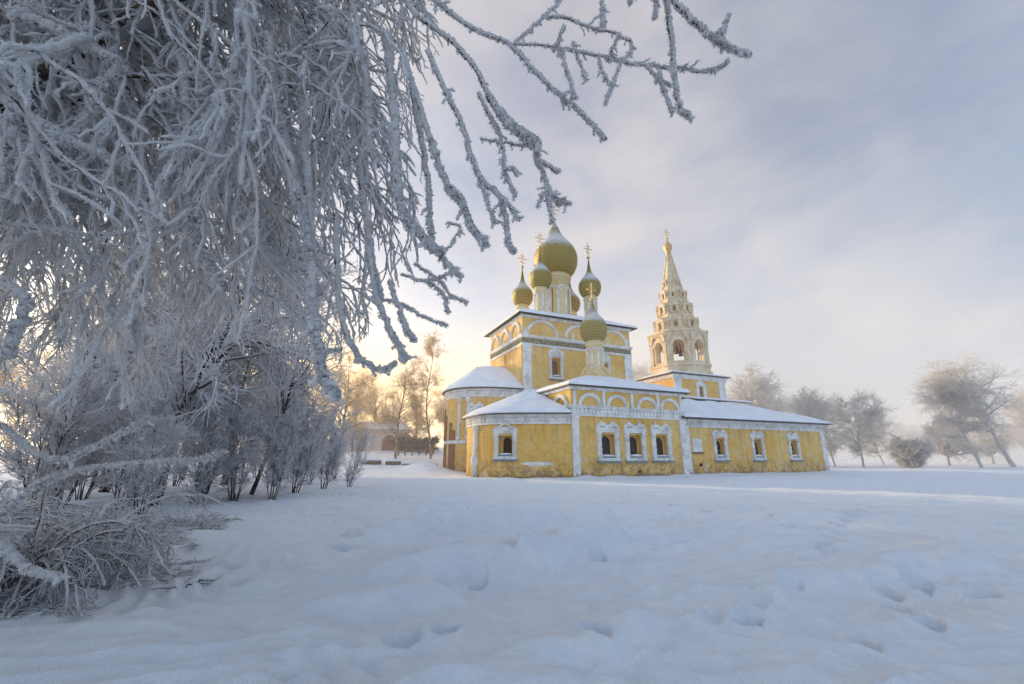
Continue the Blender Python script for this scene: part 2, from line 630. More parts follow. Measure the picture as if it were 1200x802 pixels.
    def tube(self, pts, r, n=8):
        pts = [Vector(q) for q in pts]
        vs, fs = [], []
        for i, q in enumerate(pts):
            tdir = (pts[min(i + 1, len(pts) - 1)] - pts[max(i - 1, 0)]).normalized()
            ref = Vector((0, 0, 1)) if abs(tdir.z) < 0.9 else Vector((1, 0, 0))
            u_ = tdir.cross(ref).normalized(); v_ = tdir.cross(u_)
            rr = r[i] if isinstance(r, (list, tuple)) else r
            for k in range(n):
                a = 2 * math.pi * k / n
                vs.append(q + (u_ * math.cos(a) + v_ * math.sin(a)) * rr)
        for i in range(len(pts) - 1):
            for k in range(n):
                l = (k + 1) % n
                fs.append((i * n + k, i * n + l, (i + 1) * n + l, (i + 1) * n + k))
        fs.append(tuple(range(n))); fs.append(tuple((len(pts) - 1) * n + k for k in range(n)))
        return self.add(vs, fs, True)

    def build(self, name, mat, parent=None, loc=None, bevel=0.0):
        me = bpy.data.meshes.new(name)
        me.from_pydata(self.v, [], self.f)
        me.materials.append(mat)
        me.polygons.foreach_set('use_smooth', self.smooth)
        bm = bmesh.new(); bm.from_mesh(me)
        bmesh.ops.recalc_face_normals(bm, faces=bm.faces)
        bm.to_mesh(me); bm.free()
        o = bpy.data.objects.new(name, me)
        COL.objects.link(o)
        if parent: o.parent = parent
        if loc: o.location = loc
        if bevel:
            b = o.modifiers.new("bevel", 'BEVEL')
            b.width = bevel; b.segments = 2; b.limit_method = 'ANGLE'
        return o


def cut(o, cutter_mb):
    """cut window niches into a wall and keep the result as plain mesh"""
    c = cutter_mb.build("cutter", M['plaster'])
    c.matrix_world = Matrix.Identity(4)
    par = o.parent
    o.parent = None
    md = o.modifiers.new("cut", 'BOOLEAN')
    md.operation = 'DIFFERENCE'; md.solver = 'EXACT'; md.object = c
    bpy.context.view_layer.update()
    dg = bpy.context.evaluated_depsgraph_get()
    me = bpy.data.meshes.new_from_object(o.evaluated_get(dg))
    o.modifiers.remove(md)
    old = o.data
    o.data = me
    bpy.data.meshes.remove(old)
    cm = c.data
    bpy.data.objects.remove(c)
    bpy.data.meshes.remove(cm)
    o.parent = par
    return o


# ------------------------------------------------------------------ terrain
def sstep(a, b, x):
    t = np.clip((x - a) / (b - a), 0, 1)
    return t * t * (3 - 2 * t)


_rs = np.random.RandomState(11)
_W = [(_rs.uniform(0, 2 * np.pi), _rs.uniform(0, 2 * np.pi)) for _ in range(40)]


def wavy(x, y, wl, k0, n=7):
    """sum of randomly oriented waves around a wavelength"""
    s = 0
    for i in range(n):
        th, ph = _W[(k0 + i) % 40]
        f = 2 * np.pi / (wl * (0.7 + 0.6 * ((i * 37) % 10) / 10))
        s = s + np.sin(f * (x * np.cos(th) + y * np.sin(th)) + ph)
    return s / math.sqrt(n)


PRINTS = []
_LAT = np.random.RandomState(3).uniform(-1, 1, (256, 256))


def vnoise(x, y, seed=0):
    """smooth lattice noise"""
    x = np.asarray(x, float) + seed * 17.3; y = np.asarray(y, float) + seed * 31.7
    i = np.floor(x).astype(int); j = np.floor(y).astype(int)
    fx = x - i; fy = y - j
    fx = fx * fx * (3 - 2 * fx); fy = fy * fy * (3 - 2 * fy)
    g = lambda a, b: _LAT[a % 256, b % 256]
    return (g(i, j) * (1 - fx) + g(i + 1, j) * fx) * (1 - fy) + (g(i, j + 1) * (1 - fx) + g(i + 1, j + 1) * fx) * fy


def snow_crust(x, y):
    """wind-packed crust: long ridges, small cusps and crumbs, stretched along the wind"""
    ca, sa = math.cos(0.45), math.sin(0.45)
    p = x * ca + y * sa; q = -x * sa + y * ca
    w1 = 0.5 * vnoise(p / 1.5, q / 1.5, 1)
    h = 0.060 * (1 - np.abs(vnoise(p / 2.6 + w1, q / 0.95 + w1, 2))) ** 2
    h = h + 0.042 * (1 - np.abs(vnoise(p / 1.1 + w1, q / 0.36, 3))) ** 2
    ph = 2 * np.pi * (p * 0.35 + q * 1.0 + 0.9 * w1) / 0.30
    h = h + 0.020 * (1 - np.abs(np.sin(ph * 0.5))) * np.clip(vnoise(p / 3.0, q / 2.2, 8) + 0.35, 0, 1)
    h = h + 0.018 * vnoise(p / 0.42, q / 0.20, 4) + 0.010 * vnoise(p / 0.17, q / 0.11, 5)
    return h


def ground_from_px(u, v, z=0.0):
    d = ray(u, v)
    t = (z - EYE) / d[2]
    return (d * t)[:2]


def ridge(x, y, p, q, wid, h):
    px, py = p; qx, qy = q
    L = math.hypot(qx - px, qy - py)
    tx, ty = (qx - px) / L, (qy - py) / L
    s = (x - px) * tx + (y - py) * ty
    d = (x - px) * (-ty) + (y - py) * tx
    d = d + 0.35 * np.sin(s * 1.3 + px) + 0.15 * np.sin(s * 3.1)
    along = sstep(-0.15 * L, 0.25 * L, s) * (1 - sstep(0.75 * L, 1.15 * L, s))
    # wind-packed: gentle windward side, steep lee towards the camera
    prof = np.where(d > 0, np.exp(-(d / (wid * 2.2)) ** 2), np.exp(-(d / (wid * 0.75)) ** 2))
    return h * along * prof


def terrain(x, y):
    x = np.asarray(x, float); y = np.asarray(y, float)
    r = np.hypot(x, y)
    left = 1 - sstep(-6, 14, x - 0.05 * y)
    h = left * np.clip(y - 40, 0, 52) * 0.066
    h = h + 0.07 * wavy(x, y, 16, 0) * sstep(3, 12, r)
    h = h + 0.05 * wavy(x, y, 5.5, 9) * (1 - 0.6 * sstep(13, 19, r))
    h = h + 0.014 * wavy(x, y, 1.7, 17) + snow_crust(x, y) * (0.75 + 0.75 * sstep(-.6, .6, wavy(x, y, 6.0, 14))) * (1 - 0.6 * sstep(13, 19, r))
    # big drifts on the open field in front of the church
    h = h + ridge(x, y, ground_from_px(430, 640), ground_from_px(690, 612), 0.45, 0.38)
    h = h + ridge(x, y, ground_from_px(400, 700), ground_from_px(790, 632), 0.40, 0.46)
    h = h + ridge(x, y, ground_from_px(380, 745), ground_from_px(545, 700), 0.26, 0.24)
    h = h + ridge(x, y, ground_from_px(600, 775), ground_from_px(760, 730), 0.22, 0.18)
    h = h + ridge(x, y, ground_from_px(850, 720), ground_from_px(1150, 650), 0.35, 0.2)
    # wind ripples across the drifts
    rip = np.sin(2 * np.pi * (x * 0.55 + y * 0.9 + 0.5 * wavy(x, y, 3.0, 3)) / 0.42 + 1.5 * wavy(x, y, 1.3, 29))
    mask = sstep(-0.3, 0.7, wavy(x, y, 4.5, 31))
    h = h + 0.032 * rip * mask * sstep(2.5, 4, r) * (1 - sstep(16, 30, r))
    # low bank under the thicket on the left and towards the camera
    h = h + 0.35 * np.exp(-(((x + 14) / 6) ** 2 + ((y - 17) / 7) ** 2))
    h = h + 0.25 * np.exp(-(((x + 6.5) / 3) ** 2 + ((y - 6) / 3.5) ** 2))
    # level strip along the church, snow banked against the far apse
    a = (x - 4.58) * 0.9143 + (y - 33.4) * 0.4051
    b = -(x - 4.58) * 0.4051 + (y - 33.4) * 0.9143
    near = sstep(-9, -5, a) * (1 - sstep(34, 40, a)) * sstep(-4, -1, b) * (1 - sstep(22, 28, b))
    h = h * (1 - near) + near * (0.03 * wavy(x, y, 4, 5) - 0.02 + 0.6 * snow_crust(x, y) + 0.22 * np.exp(-((b + 0.1) / 0.55) ** 2) * (0.35 + 0.65 * vnoise(x / 1.9, y / 1.9, 7) ** 2))
    h = h + 0.75 * np.exp(-(((a + 7.5) / 2.2) ** 2 + ((b - 15) / 4.0) ** 2))
    h = np.array(h, float)
    for (px, py, ax, ay, dep, ang) in PRINTS:
        near_ = (np.abs(x - px) < 1.0) & (np.abs(y - py) < 1.0)
        if not near_.any(): continue
        xx, yy = x[near_], y[near_]
        dx = (xx - px) * math.cos(ang) + (yy - py) * math.sin(ang)
        dy = -(xx - px) * math.sin(ang) + (yy - py) * math.cos(ang)
        q = (dx / ax) ** 2 + (dy / ay) ** 2
        rim = 1 + 0.35 * vnoise(xx / 0.09, yy / 0.09, 6)
        h[near_] += -dep * np.exp(-(q * rim) ** 2.6) + 0.16 * dep * rim * np.exp(-((np.sqrt(q) - 1.45) / 0.35) ** 2)
    return h


def gz(x, y):
    return float(terrain(np.array([x]), np.array([y]))[0])


for (u, v, s) in [(400, 650, 1.3), (412, 640, .8), (425, 633, 1.2), (436, 630, .7), (1035, 690, 1.0), (1076, 685, 1.0), (1150, 697, 1.0),
                  (1052, 716, .9), (1090, 730, .7), (965, 642, 1.0), (925, 622, .9), (905, 612, .9), (890, 606, .8), (215, 688, .8),
                  (262, 680, .8), (235, 700, .8), (280, 700, .7), (640, 664, .8), (600, 672, .8), (560, 682, .7), (830, 600, .9), (790, 594, .9),
                  (760, 622, .7), (700, 655, .8), (540, 640, .6), (470, 760, .8), (520, 745, .8), (700, 770, .7), (880, 745, .7), (1010, 760, .7)]:
    p = ground_from_px(u, v)
    PRINTS.append((p[0], p[1], 0.11 * s + 0.02, 0.20 * s, 0.20 * s, random.uniform(-1.2, 0.6)))
for i in range(34):
    t_ = i / 33.0
    px = 2.0 + 13 * t_ + 0.4 * math.sin(7 * t_)
    py = 4.6 + 12.5 * t_ + 0.7 * math.sin(4 * t_)
    PRINTS.append((px + (0.10 if i % 2 else -0.10), py + random.uniform(-.06, .06), 0.10, 0.17, 0.10 * random.uniform(.6, 1.2), -0.8 + random.uniform(-.25, .25)))
# a winding line of old footprints going off to the church
for i in range(26):
    t_ = i / 25.0
    px = -1.2 + 9.5 * t_ + 0.5 * math.sin(5 * t_)
    py = 6.5 + 22 * t_ ** 1.2
    PRINTS.append((px + (0.14 if i % 2 else -0.14), py, 0.11, 0.19, 0.11, -0.4 + random.uniform(-.2, .2)))


def make_ground():
    rr = np.concatenate([[0.0], np.exp(np.arange(math.log(0.8), math.log(90), 0.0062)), np.exp(np.arange(math.log(92), math.log(4500), 0.06))])
    front = np.arange(-62, 62.01, 0.16)
    back = np.arange(66, 298, 4.0)
    th = np.radians(np.concatenate([front, back]))
    R, T = np.meshgrid(rr, th, indexing='ij')
    X = R * np.sin(T); Y = R * np.cos(T)
    Zg = terrain(X, Y)
    fade = 1 - sstep(300, 1200, R)
    Zg = Zg * fade
    nr, na = R.shape
    V = np.stack([X, Y, Zg], -1).reshape(-1, 3)
    i = np.arange(nr - 1)[:, None]; j = np.arange(na)[None, :]
    j2 = (j + 1) % na
    Q = np.stack([i * na + j, i * na + j2, (i + 1) * na + j2, (i + 1) * na + j], -1).reshape(-1, 4)[:, ::-1]
    o = np_mesh("snow_field", V, Q, M['snow'])
    tag(o, kind='structure')
    return o


def np_mesh(name, V, Q, mat, parent=None, smooth=True):
    me = bpy.data.meshes.new(name)
    nv, nf = len(V), len(Q)
    k = Q.shape[1]
    me.vertices.add(nv)
    me.vertices.foreach_set('co', np.ascontiguousarray(V, np.float32).ravel())
    me.loops.add(nf * k)
    me.loops.foreach_set('vertex_index', np.ascontiguousarray(Q, np.int32).ravel())
    me.polygons.add(nf)
    me.polygons.foreach_set('loop_start', np.arange(0, nf * k, k, dtype=np.int32))
    me.polygons.foreach_set('loop_total', np.full(nf, k, np.int32))
    me.polygons.foreach_set('use_smooth', np.full(nf, smooth, bool))
    me.materials.append(mat)
    me.update(calc_edges=True)
    o = bpy.data.objects.new(name, me)
    COL.objects.link(o)
    if parent: o.parent = parent
    return o


make_ground()

# ------------------------------------------------------------------ church
CH_LOC = (4.58, 33.4, 0.0)
CH_ROT = rad(90 - 66.1)
church = empty('church', CH_LOC, CH_ROT)
tag(church, 'old ochre plastered church with white trim, snowy roofs and scaled onion domes', 'church')

S = Fr(0, 0, 0, -1)                # chapel / refectory south wall, s = a
CUBE = (1.55, 16.2, 12.0, 21.6)
SC = Fr(0, 12.0, 0, -1)            # cube south wall, s = a
EC = Fr(1.55, 0, -1, 0)            # cube east wall, s = -b
E0 = Fr(0, 0, -1, 0)               # chapel east wall, s = -b


def superell(cx, cy, ra, rb, n=2.5, k=28):
    """plan path of a half-round apse from the far side round to the near side, outwards on the right"""
    pts = []
    for i in range(k + 1):
        th = math.pi / 2 + math.pi * i / k
        c, s = math.cos(th), math.sin(th)
        pts.append((cx + ra * math.copysign(abs(c) ** (2 / n), c) if abs(c) > 1e-9 else cx, cy + rb * math.copysign(abs(s) ** (2 / n), s)))
    return pts


def window(fr, s, z0, z1, width, depth=0.62, style='twin', parent=church, shutter=False, pane_w=0.72, top=0.8, jw=0.34):
    """white surround with its niche, pane, grille and sill; (z0, z1, width) is the niche opening"""
    hw = width / 2
    wd = empty('window', parent=parent)
    fm = MB()
    for sg in (-1, 1):
        a, b = sorted((s + sg * (hw + 0.02), s + sg * (hw + jw)))
        fm.box(fr, a, b, -0.02, 0.10, z0 - 0.25, z1 + 0.1)
        c = (a + b) / 2
        # turned colonnette with beads on each jamb
        n = 9
        for i in range(n):
            zz = z0 - 0.2 + (z1 - z0 + 0.25) * (i + 0.5) / n
            hh = (z1 - z0) / n * 0.40
            wv = 0.12 if i % 2 else 0.085
            fm.box(fr, c - wv * jw / .3, c + wv * jw / .3, 0.10, 0.17 if i % 2 else 0.15, zz - hh, zz + hh)
        fm.box(fr, c - 0.19, c + 0.19, -0.02, 0.2, z0 - 0.36, z0 - 0.2)
        fm.box(fr, c - 0.19, c + 0.19, -0.02, 0.2, z1 + 0.02, z1 + 0.16)
    fm.box(fr, s - hw - jw - 0.05, s + hw + jw + 0.05, -0.02, 0.13, z1 + 0.16, z1 + 0.34)
    fm.box(fr, s - hw - jw - 0.1, s + hw + jw + 0.1, -0.02, 0.2, z1 + 0.34, z1 + 0.43)
    # pediment
    W = hw + jw + 0.02
    zt = z1 + 0.43
    if style == 'twin':
        prof = [(-1, 0), (-1.04, .25), (-.96, .48), (-.80, .62), (-.62, .70), (-.52, 1.0), (-.42, .70), (-.24, .60), (-.08, .48), (0, .40)]
    elif style == 'crown':
        prof = [(-1, 0), (-1.05, .3), (-.95, .55), (-.75, .62), (-.60, .60), (-.45, .80), (-.2, .92), (0, 1.0)]
    else:
        prof = [(-1, 0), (-1.02, .4), (-.8, .6), (-.5, .85), (-.2, .6), (0, .5)]
    pr_ = prof + [(-q, z) for q, z in reversed(prof[:-1])]
    fm.extr(fr, [(s + q * W, zt + z * top) for q, z in pr_][::-1], -0.02, 0.12)
    if style == 'twin':
        for sg in (-1, 1):
            fm.arc(fr, s + sg * 0.52 * W, zt + 0.02, 0.30 * W, 0.44 * W, 0.12, 0.17, n=10, sq=0.95)
    else:
        fm.arc(fr, s, zt + 0.02, 0.45 * W, 0.62 * W, 0.12, 0.17, n=12, sq=0.9)
    fm.build('frame', M['white'], wd)
    for sg in (-1, 1):
        dm = MB()
        dm.extr(fr, [(s + sg * 0.52 * W + q * 0.27 * W, zt + 0.10 + zz * 0.12 * top / 0.8) for q, zz in ((-1, 1), (-.6, .2), (.6, .2), (1, 1), (.55, .62), (-.55, .62))], 0.1, 0.125)
        dm.build('recess_shade', M['dark'], wd)  # raised dark slab, its colour stands in for shade in a recess
    sm = MB()
    sm.box(fr, s - hw - 0.02, s + hw + 0.02, -0.3, 0.13, z0 - 0.14, z0 - 0.02)
    sm.box(fr, s - hw - jw - 0.06, s + hw + jw + 0.06, -0.02, 0.24, z0 - 0.52, z0 - 0.37)
    sm.build('sill', M['sheet'], wd)
    ap = MB()
    ap.box(fr, s - hw - jw, s + hw + jw, -0.02, 0.12, z0 - 0.37, z0 - 0.14 - 0.002)
    ap.build('apron', M['white'], wd)
    # snow lying on the sill
    sn = MB()
    k = 9
    xs = [s - hw * 0.98 + 2 * hw * 0.98 * i / (k - 1) for i in range(k)]
    hs = [0.02 + 0.13 * math.sin(math.pi * i / (k - 1)) ** 0.7 * random.uniform(0.6, 1.2) for i in range(k)]
    sn.extr(fr, [(xs[0], z0 - 0.02)] + [(xs[-1], z0 - 0.02)] + [(x, z0 - 0.02 + h) for x, h in reversed(list(zip(xs, hs)))], -depth + 0.12, 0.09)
    sn.build('sill_snow', M['rsnow'], wd, bevel=0.02)
    pw = width * pane_w / 2
    zs = z1 - 0.12 - pw
    pm = MB().arched(fr, s - pw, s + pw, z0 - 0.05, zs, -depth - 0.05, -depth + 0.03)
    pm.build('pane', M['shutter'] if shutter else M['glass'], wd)
    gm = MB()
    if not shutter:
        for i in range(-1, 2):
            gm.box(fr, s + i * pw * 0.5 - 0.014, s + i * pw * 0.5 + 0.014, -depth + 0.04, -depth + 0.065, z0, zs + pw * (0.97 if i == 0 else 0.82))
        nz_ = 5
        for i in range(nz_):
            zz = z0 + (zs + 0.1 - z0) * (i + 0.7) / nz_
            gm.box(fr, s - pw * 0.97, s + pw * 0.97, -depth + 0.066, -depth + 0.09, zz - 0.014, zz + 0.014)
        gm.build('grille', M['iron'], wd)
    return wd


def niche(cm, fr, s, z0, z1, width, depth=0.62):
    cm.box(fr, s - width / 2, s + width / 2, -depth, 0.6, z0 - 0.05, z1)


CORNICE = lambda z0, z1, k=1.0: [(-0.05, z0), (0.10 * k, z0), (0.10 * k, z0 + 0.16), (0.05 * k, z0 + 0.18), (0.05 * k, z1 - 0.26), (0.16 * k, z1 - 0.22), (0.16 * k, z1 - 0.1), (0.25 * k, z1 - 0.06), (0.25 * k, z1), (-0.05, z1)]


def cornice(path, z0, z1, parent, k=1.0, pitch=0.36, closed=False, mat=None):
    c = MB().band(path, CORNICE(z0, z1, k), closed)
    p2 = path + [path[0]] if closed else path
    c.dentils(p2, 0.04, 0.15 * k, z0 + 0.19, z1 - 0.27, pitch, pitch * 0.5)
    return c.build('cornice', mat or M['white'], parent)


def pilaster(fr, s0, s1, z0, z1, d=0.14, parent=church, mat=None):
    p = MB()
    p.box(fr, s0, s1, -0.05, d, z0, z1)
    p.box(fr, s0 - 0.06, s1 + 0.06, -0.05, d + 0.06, z0, z0 + 0.45)
    p.box(fr, s0 - 0.06, s1 + 0.06, -0.05, d + 0.06, z1 - 0.28, z1 - 0.003)
    return p.build('pilaster', mat or M['white'], parent, bevel=0.02)


def kokoshnik(fr, s, z0, r, sq=0.9, parent=church, w_=0.30, mat=None):
    k = MB()
    k.arc(fr, s, z0, r - w_, r, -0.02, 0.14, n=18, sq=sq)
    k.arc(fr, s, z0, r - w_ * 0.62, r - w_ * 0.25, 0.14, 0.19, n=18, sq=sq)
    return k.build('kokoshnik', mat or M['white'], parent)


def roof(faces_v, faces_f, eave, name, parent, th=0.10, snow=0.20, fascia=True, sub=0):
    """metal roof sheet with a snow cover lying on it as its sub-part"""
    r = MB().add(faces_v, faces_f)
    n = len(faces_v)
    low = [(x, y, z - th) for x, y, z in faces_v]
    r.add(low, [f[::-1] for f in faces_f])
    r2 = MB()
    for i in range(len(eave) - 1):
        a, b = eave[i], eave[i + 1]
        r.add([faces_v[a], faces_v[b], low[b], low[a]], [(0, 1, 2, 3)])
    ro = r.build(name, M['roof'], parent)
    # snow: offset up, eave pulled in a little, rounded lip
    cx = sum(v[0] for v in faces_v) / n; cy = sum(v[1] for v in faces_v) / n
    es = set(eave)
    top, mid, base = [], [], []
    for i, (x, y, z) in enumerate(faces_v):
        dx, dy = cx - x, cy - y
        l = math.hypot(dx, dy) or 1
        jit = random.uniform(-0.09, 0.09)
        if i in es:
            base.append((x + dx / l * 0.03, y + dy / l * 0.03, z + 0.004))
            mid.append((x + dx / l * (0.02 + jit * .5), y + dy / l * (0.02 + jit * .5), z + snow * 0.55 + jit * .6))
            top.append((x + dx / l * 0.22, y + dy / l * 0.22, z + snow + jit))
        else:
            base.append((x, y, z + 0.004)); mid.append((x, y, z + snow * .55)); top.append((x, y, z + snow * 1.05 + jit))
    sm = MB()
    sm.add(top, faces_f, True)
    for i in range(len(eave) - 1):
        a, b = eave[i], eave[i + 1]
        sm.add([base[a], base[b], mid[b], mid[a]], [(0, 1, 2, 3)], True)
        sm.add([mid[a], mid[b], top[b], top[a]], [(0, 1, 2, 3)], True)
    so_ = sm.build('snow_cover', M['rsnow'], ro)
    return ro


def subdiv(p, q, n):
    return [(p[0] + (q[0] - p[0]) * i / n, p[1] + (q[1] - p[1]) * i / n, p[2] + (q[2] - p[2]) * i / n) for i in range(n)]


def hip_roof(rect, ze, ridge_pts, parent, th=0.1, snow=0.2, sides='SENW', n=10):
    """rect (x0,x1,y0,y1) eaves at ze; ridge from ridge_pts[0] to ridge_pts[1] along x"""
    x0, x1, y0, y1 = rect
    R0, R1 = ridge_pts
    corners = {'SW': (x0, y0, ze), 'SE': (x1, y0, ze), 'NE': (x1, y1, ze), 'NW': (x0, y1, ze)}
    V, Fc, eave = [], [], []
    ring = subdiv(corners['SW'], corners['SE'], n) + subdiv(corners['SE'], corners['NE'], n) + subdiv(corners['NE'], corners['NW'], n) + subdiv(corners['NW'], corners['SW'], n)
    tops = []
    for k, (x, y, z) in enumerate(ring):
        t = min(1, max(0, (x - x0) / (x1 - x0)))
        side = k // n
        if side == 0: q = [R0[j] + (R1[j] - R0[j]) * (k % n) / n for j in range(3)]
        elif side == 1: q = list(R1)
        elif side == 2: q = [R1[j] + (R0[j] - R1[j]) * (k % n) / n for j in range(3)]
        else: q = list(R0)
        tops.append(tuple(q))
    N = len(ring)
    rows = 5
    V = []
    for j in range(rows + 1):
        f = j / rows
        for k in range(N):
            a, b = ring[k], tops[k]
            V.append(tuple(a[i] + (b[i] - a[i]) * f for i in range(3)))
    for j in range(rows):
        for k in range(N):
            l = (k + 1) % N
            Fc.append((j * N + k, j * N + l, (j + 1) * N + l, (j + 1) * N + k))
    return roof(V, Fc, list(range(N)) + [0], 'roof', parent, th, snow)


def apse_roof(path, ze, over, apex0, apex1, parent, th=0.1, snow=0.2, bulge=0.0):
    """half-cone over an apse; apex runs from apex0 (at the wall) to apex1"""
    n = len(path)
    # outward offset
    out = []
    for i in range(n):
        p = path[max(i - 1, 0)]; q = path[min(i + 1, n - 1)]
        ex, ey = q[0] - p[0], q[1] - p[1]
        l = math.hypot(ex, ey)
        out.append((path[i][0] + ey / l * over, path[i][1] - ex / l * over, ze))
    rows = 7
    V, Fc = [], []
    for j in range(rows + 1):
        f = j / rows
        for i in range(n):
            a = out[i]
            tt = min(1, max(0, (apex0[0] - a[0]) / max(0.01, apex0[0] - apex1[0]))) if apex0[0] != apex1[0] else 0
            b = [apex0[k] + (apex1[k] - apex0[k]) * tt for k in range(3)]
            z = a[2] + (b[2] - a[2]) * (f + bulge * math.sin(math.pi * f))
            V.append((a[0] + (b[0] - a[0]) * f, a[1] + (b[1] - a[1]) * f, z))
    for j in range(rows):
        for i in range(n - 1):
            Fc.append((j * n + i, j * n + i + 1, (j + 1) * n + i + 1, (j + 1) * n + i))
    return roof(V, Fc, list(range(n)), 'roof', parent, th, snow)


# --- chapel
chap = MB().prism([(0, 0), (11.5, 0), (11.5, 12.2), (0, 12.2)], -0.6, 7.0).build('chapel_wall', M['plaster'], church)
cm = MB()
for s in (3.3, 6.0, 8.75): niche(cm, S, s, 1.62, 3.28, 1.24, 0.40)
cm.box(S, 6.1, 6.45, -0.4, 0.4, 0.32, 0.5)
cut(chap, cm)
for s in (3.3, 6.0, 8.75): window(S, s, 1.62, 3.28, 1.24, top=0.74, jw=0.42, pane_w=0.74, depth=0.40)
cornice([(0, 3.5), (0, 0), (11.7, 0)], 4.66, 5.48, church)
pilaster(S, 0.0, 0.62, -0.4, 4.66)
pilaster(S, 10.9, 11.62, -0.4, 4.66)
for s in (1.75, 4.42, 7.5, 9.97): kokoshnik(S, s, 5.49, 1.12)
for s in (-1.5, -4.2): kokoshnik(E0, s, 5.49, 1.1)
for s in (0.35, 3.1, 5.95, 8.73, 11.28):
    MB().box(S, s - 0.13, s + 0.13, -0.02, 0.09, 5.482, 6.72).build('pilaster', M['white'], church)
MB().band([(0, 12), (0, 0), (11.5, 0), (11.5, 12)], [(-0.05, 6.72), (0.1, 6.72), (0.22, 6.9), (0.22, 6.98), (-0.05, 6.98)]).build('cornice', M['white'], church)
hip_roof((-0.42, 12.1, -0.5, 12.0), 7.06, ((6.6, 6.4, 9.15), (7.2, 6.4, 9.15)), church, snow=0.28)

# --- chapel apse
_half = [(0.0, 0.03), (-1.1, 0.5), (-2.2, 1.0), (-3.3, 1.52), (-4.2, 2.02), (-4.9, 2.58), (-5.45, 3.25), (-5.8, 4.05), (-6.0, 5.0), (-6.05, 6.0)]
p_ap = [(a, 12 - b) for a, b in _half[:-1]] + _half[::-1]
apw = MB().prism(p_ap, -0.6, 4.8).build('apse_wall', M['plaster'], church)


def frame_on(path, target):
    """wall frame on the polygon side nearest to a plan point"""
    best = None
    for i in range(len(path) - 1):
        mx = (path[i][0] + path[i + 1][0]) / 2; my = (path[i][1] + path[i + 1][1]) / 2
        d = math.hypot(mx - target[0], my - target[1])
        if best is None or d < best[0]:
            best = (d, mx, my, path[i + 1][1] - path[i][1], -(path[i + 1][0] - path[i][0]))
    return Fr(*best[1:])


fa_ = frame_on(p_ap, (-4.55, 2.3))
fa_.o = (fa_.o[0] - fa_.n[0] * 0.04, fa_.o[1] - fa_.n[1] * 0.04)
cm = MB(); niche(cm, fa_, 0, 1.75, 3.15, 1.1); cut(apw, cm)
window(fa_, 0, 1.75, 3.15, 1.1, style='plain', top=0.35, pane_w=0.6)
cornice(p_ap, 4.02, 4.78, church)
apse_roof(p_ap, 4.84, 0.45, (0.0, 6.2, 7.35), (-0.35, 6.2, 7.35), church, snow=0.2)
# engaged column where the apse turns to the east
colp = p_ap[10]
MB().lathe([(0.30, -0.5), (0.30, 0.9), (0.36, 0.95), (0.36, 1.5), (0.24, 1.6), (0.22, 2.6), (0.28, 2.7), (0.22, 2.8), (0.22, 3.7), (0.32, 3.85), (0.32, 4.03)], colp[0], colp[1], 14).build('engaged_column', M['white'], church)
MB().box(S, 11.62, 11.9, -0.05, 0.10, -0.4, 4.2).build('pilaster', M['white'], church)
# pale patch of bare render under the apse window
fb_ = frame_on(p_ap, (-2.75, 1.26))
pp = []
for i in range(22):
    q = 2 * math.pi * i / 22
    pp.append((1.25 * math.cos(q) * random.uniform(.85, 1.1) + 0.35, 1.05 + 0.17 * math.sin(q) * random.uniform(.6, 1.2)))
MB().extr(fb_, pp, -0.02, 0.012).build('render_patch', M['white'], church)

# --- main cube
cx0, cx1, cy0, cy1 = CUBE
cube = MB().prism([(cx0, cy0), (cx1, cy0), (cx1, cy1), (cx0, cy1)], -0.6, 16.9).build('main_wall', M['plaster'], church)
cm = MB()
for s in (5.68, 12.1): niche(cm, SC, s, 10.22, 12.15, 1.1, 0.5)
niche(cm, EC, -16.8, 12.2, 13.2, 0.6, 0.4)
cut(cube, cm)
for s in (5.68, 12.1): window(SC, s, 10.22, 12.15, 1.1, 0.5, style='crown', shutter=True, pane_w=0.85, top=0.95)
ring = [(cx0, cy1), (cx0, cy0), (cx1, cy0), (cx1, cy1)]
MB().band(ring, [(-0.05, 13.62), (0.06, 13.62), (0.06, 14.2), (-0.05, 14.2)]).dentils(ring, 0.03, 0.12, 13.68, 14.12, 0.42, 0.22).build('frieze', M['frieze'], church)
MB().band(ring, [(-0.05, 14.203), (0.12, 14.203), (0.22, 14.35), (0.22, 14.55), (-0.05, 14.55)]).build('cornice', M['white'], church)
MB().band(ring, [(-0.05, 13.35), (0.10, 13.35), (0.14, 13.5), (0.10, 13.617), (-0.05, 13.617)]).build('cornice', M['white'], church)
MB().band(ring, [(-0.05, 16.55), (0.10, 16.55), (0.25, 16.75), (0.25, 16.86), (-0.05, 16.86)]).build('cornice', M['white'], church)
for s in (4.0, 8.87, 13.75): kokoshnik(SC, s, 14.56, 2.05, 0.95, w_=0.34)
for s in (-13.7, -16.8, -19.9): kokoshnik(EC, s, 14.56, 1.4, 1.35, w_=0.3)
pilaster(SC, cx0, cx0 + 1.05, 6.5, 13.35)
pilaster(SC, cx1 - 1.05, cx1, 6.5, 13.35)
pilaster(EC, -cy0 - 0.9, -cy0, 8.6, 13.35, d=0.12, mat=M['plaster'])
for s in (0.3, 6.45, 11.3, 14.3):
    MB().box(SC, cx0 + s - 0.12, cx0 + s + 0.12, -0.02, 0.1, 14.552, 15.4).build('pilaster', M['white'], church)
hip_roof((cx0 - 0.75, cx1 + 0.75, cy0 - 0.75, cy1 + 0.75), 16.92, ((7.4, 16.8, 19.2), (10.3, 16.8, 19.2)), church, snow=0.28)

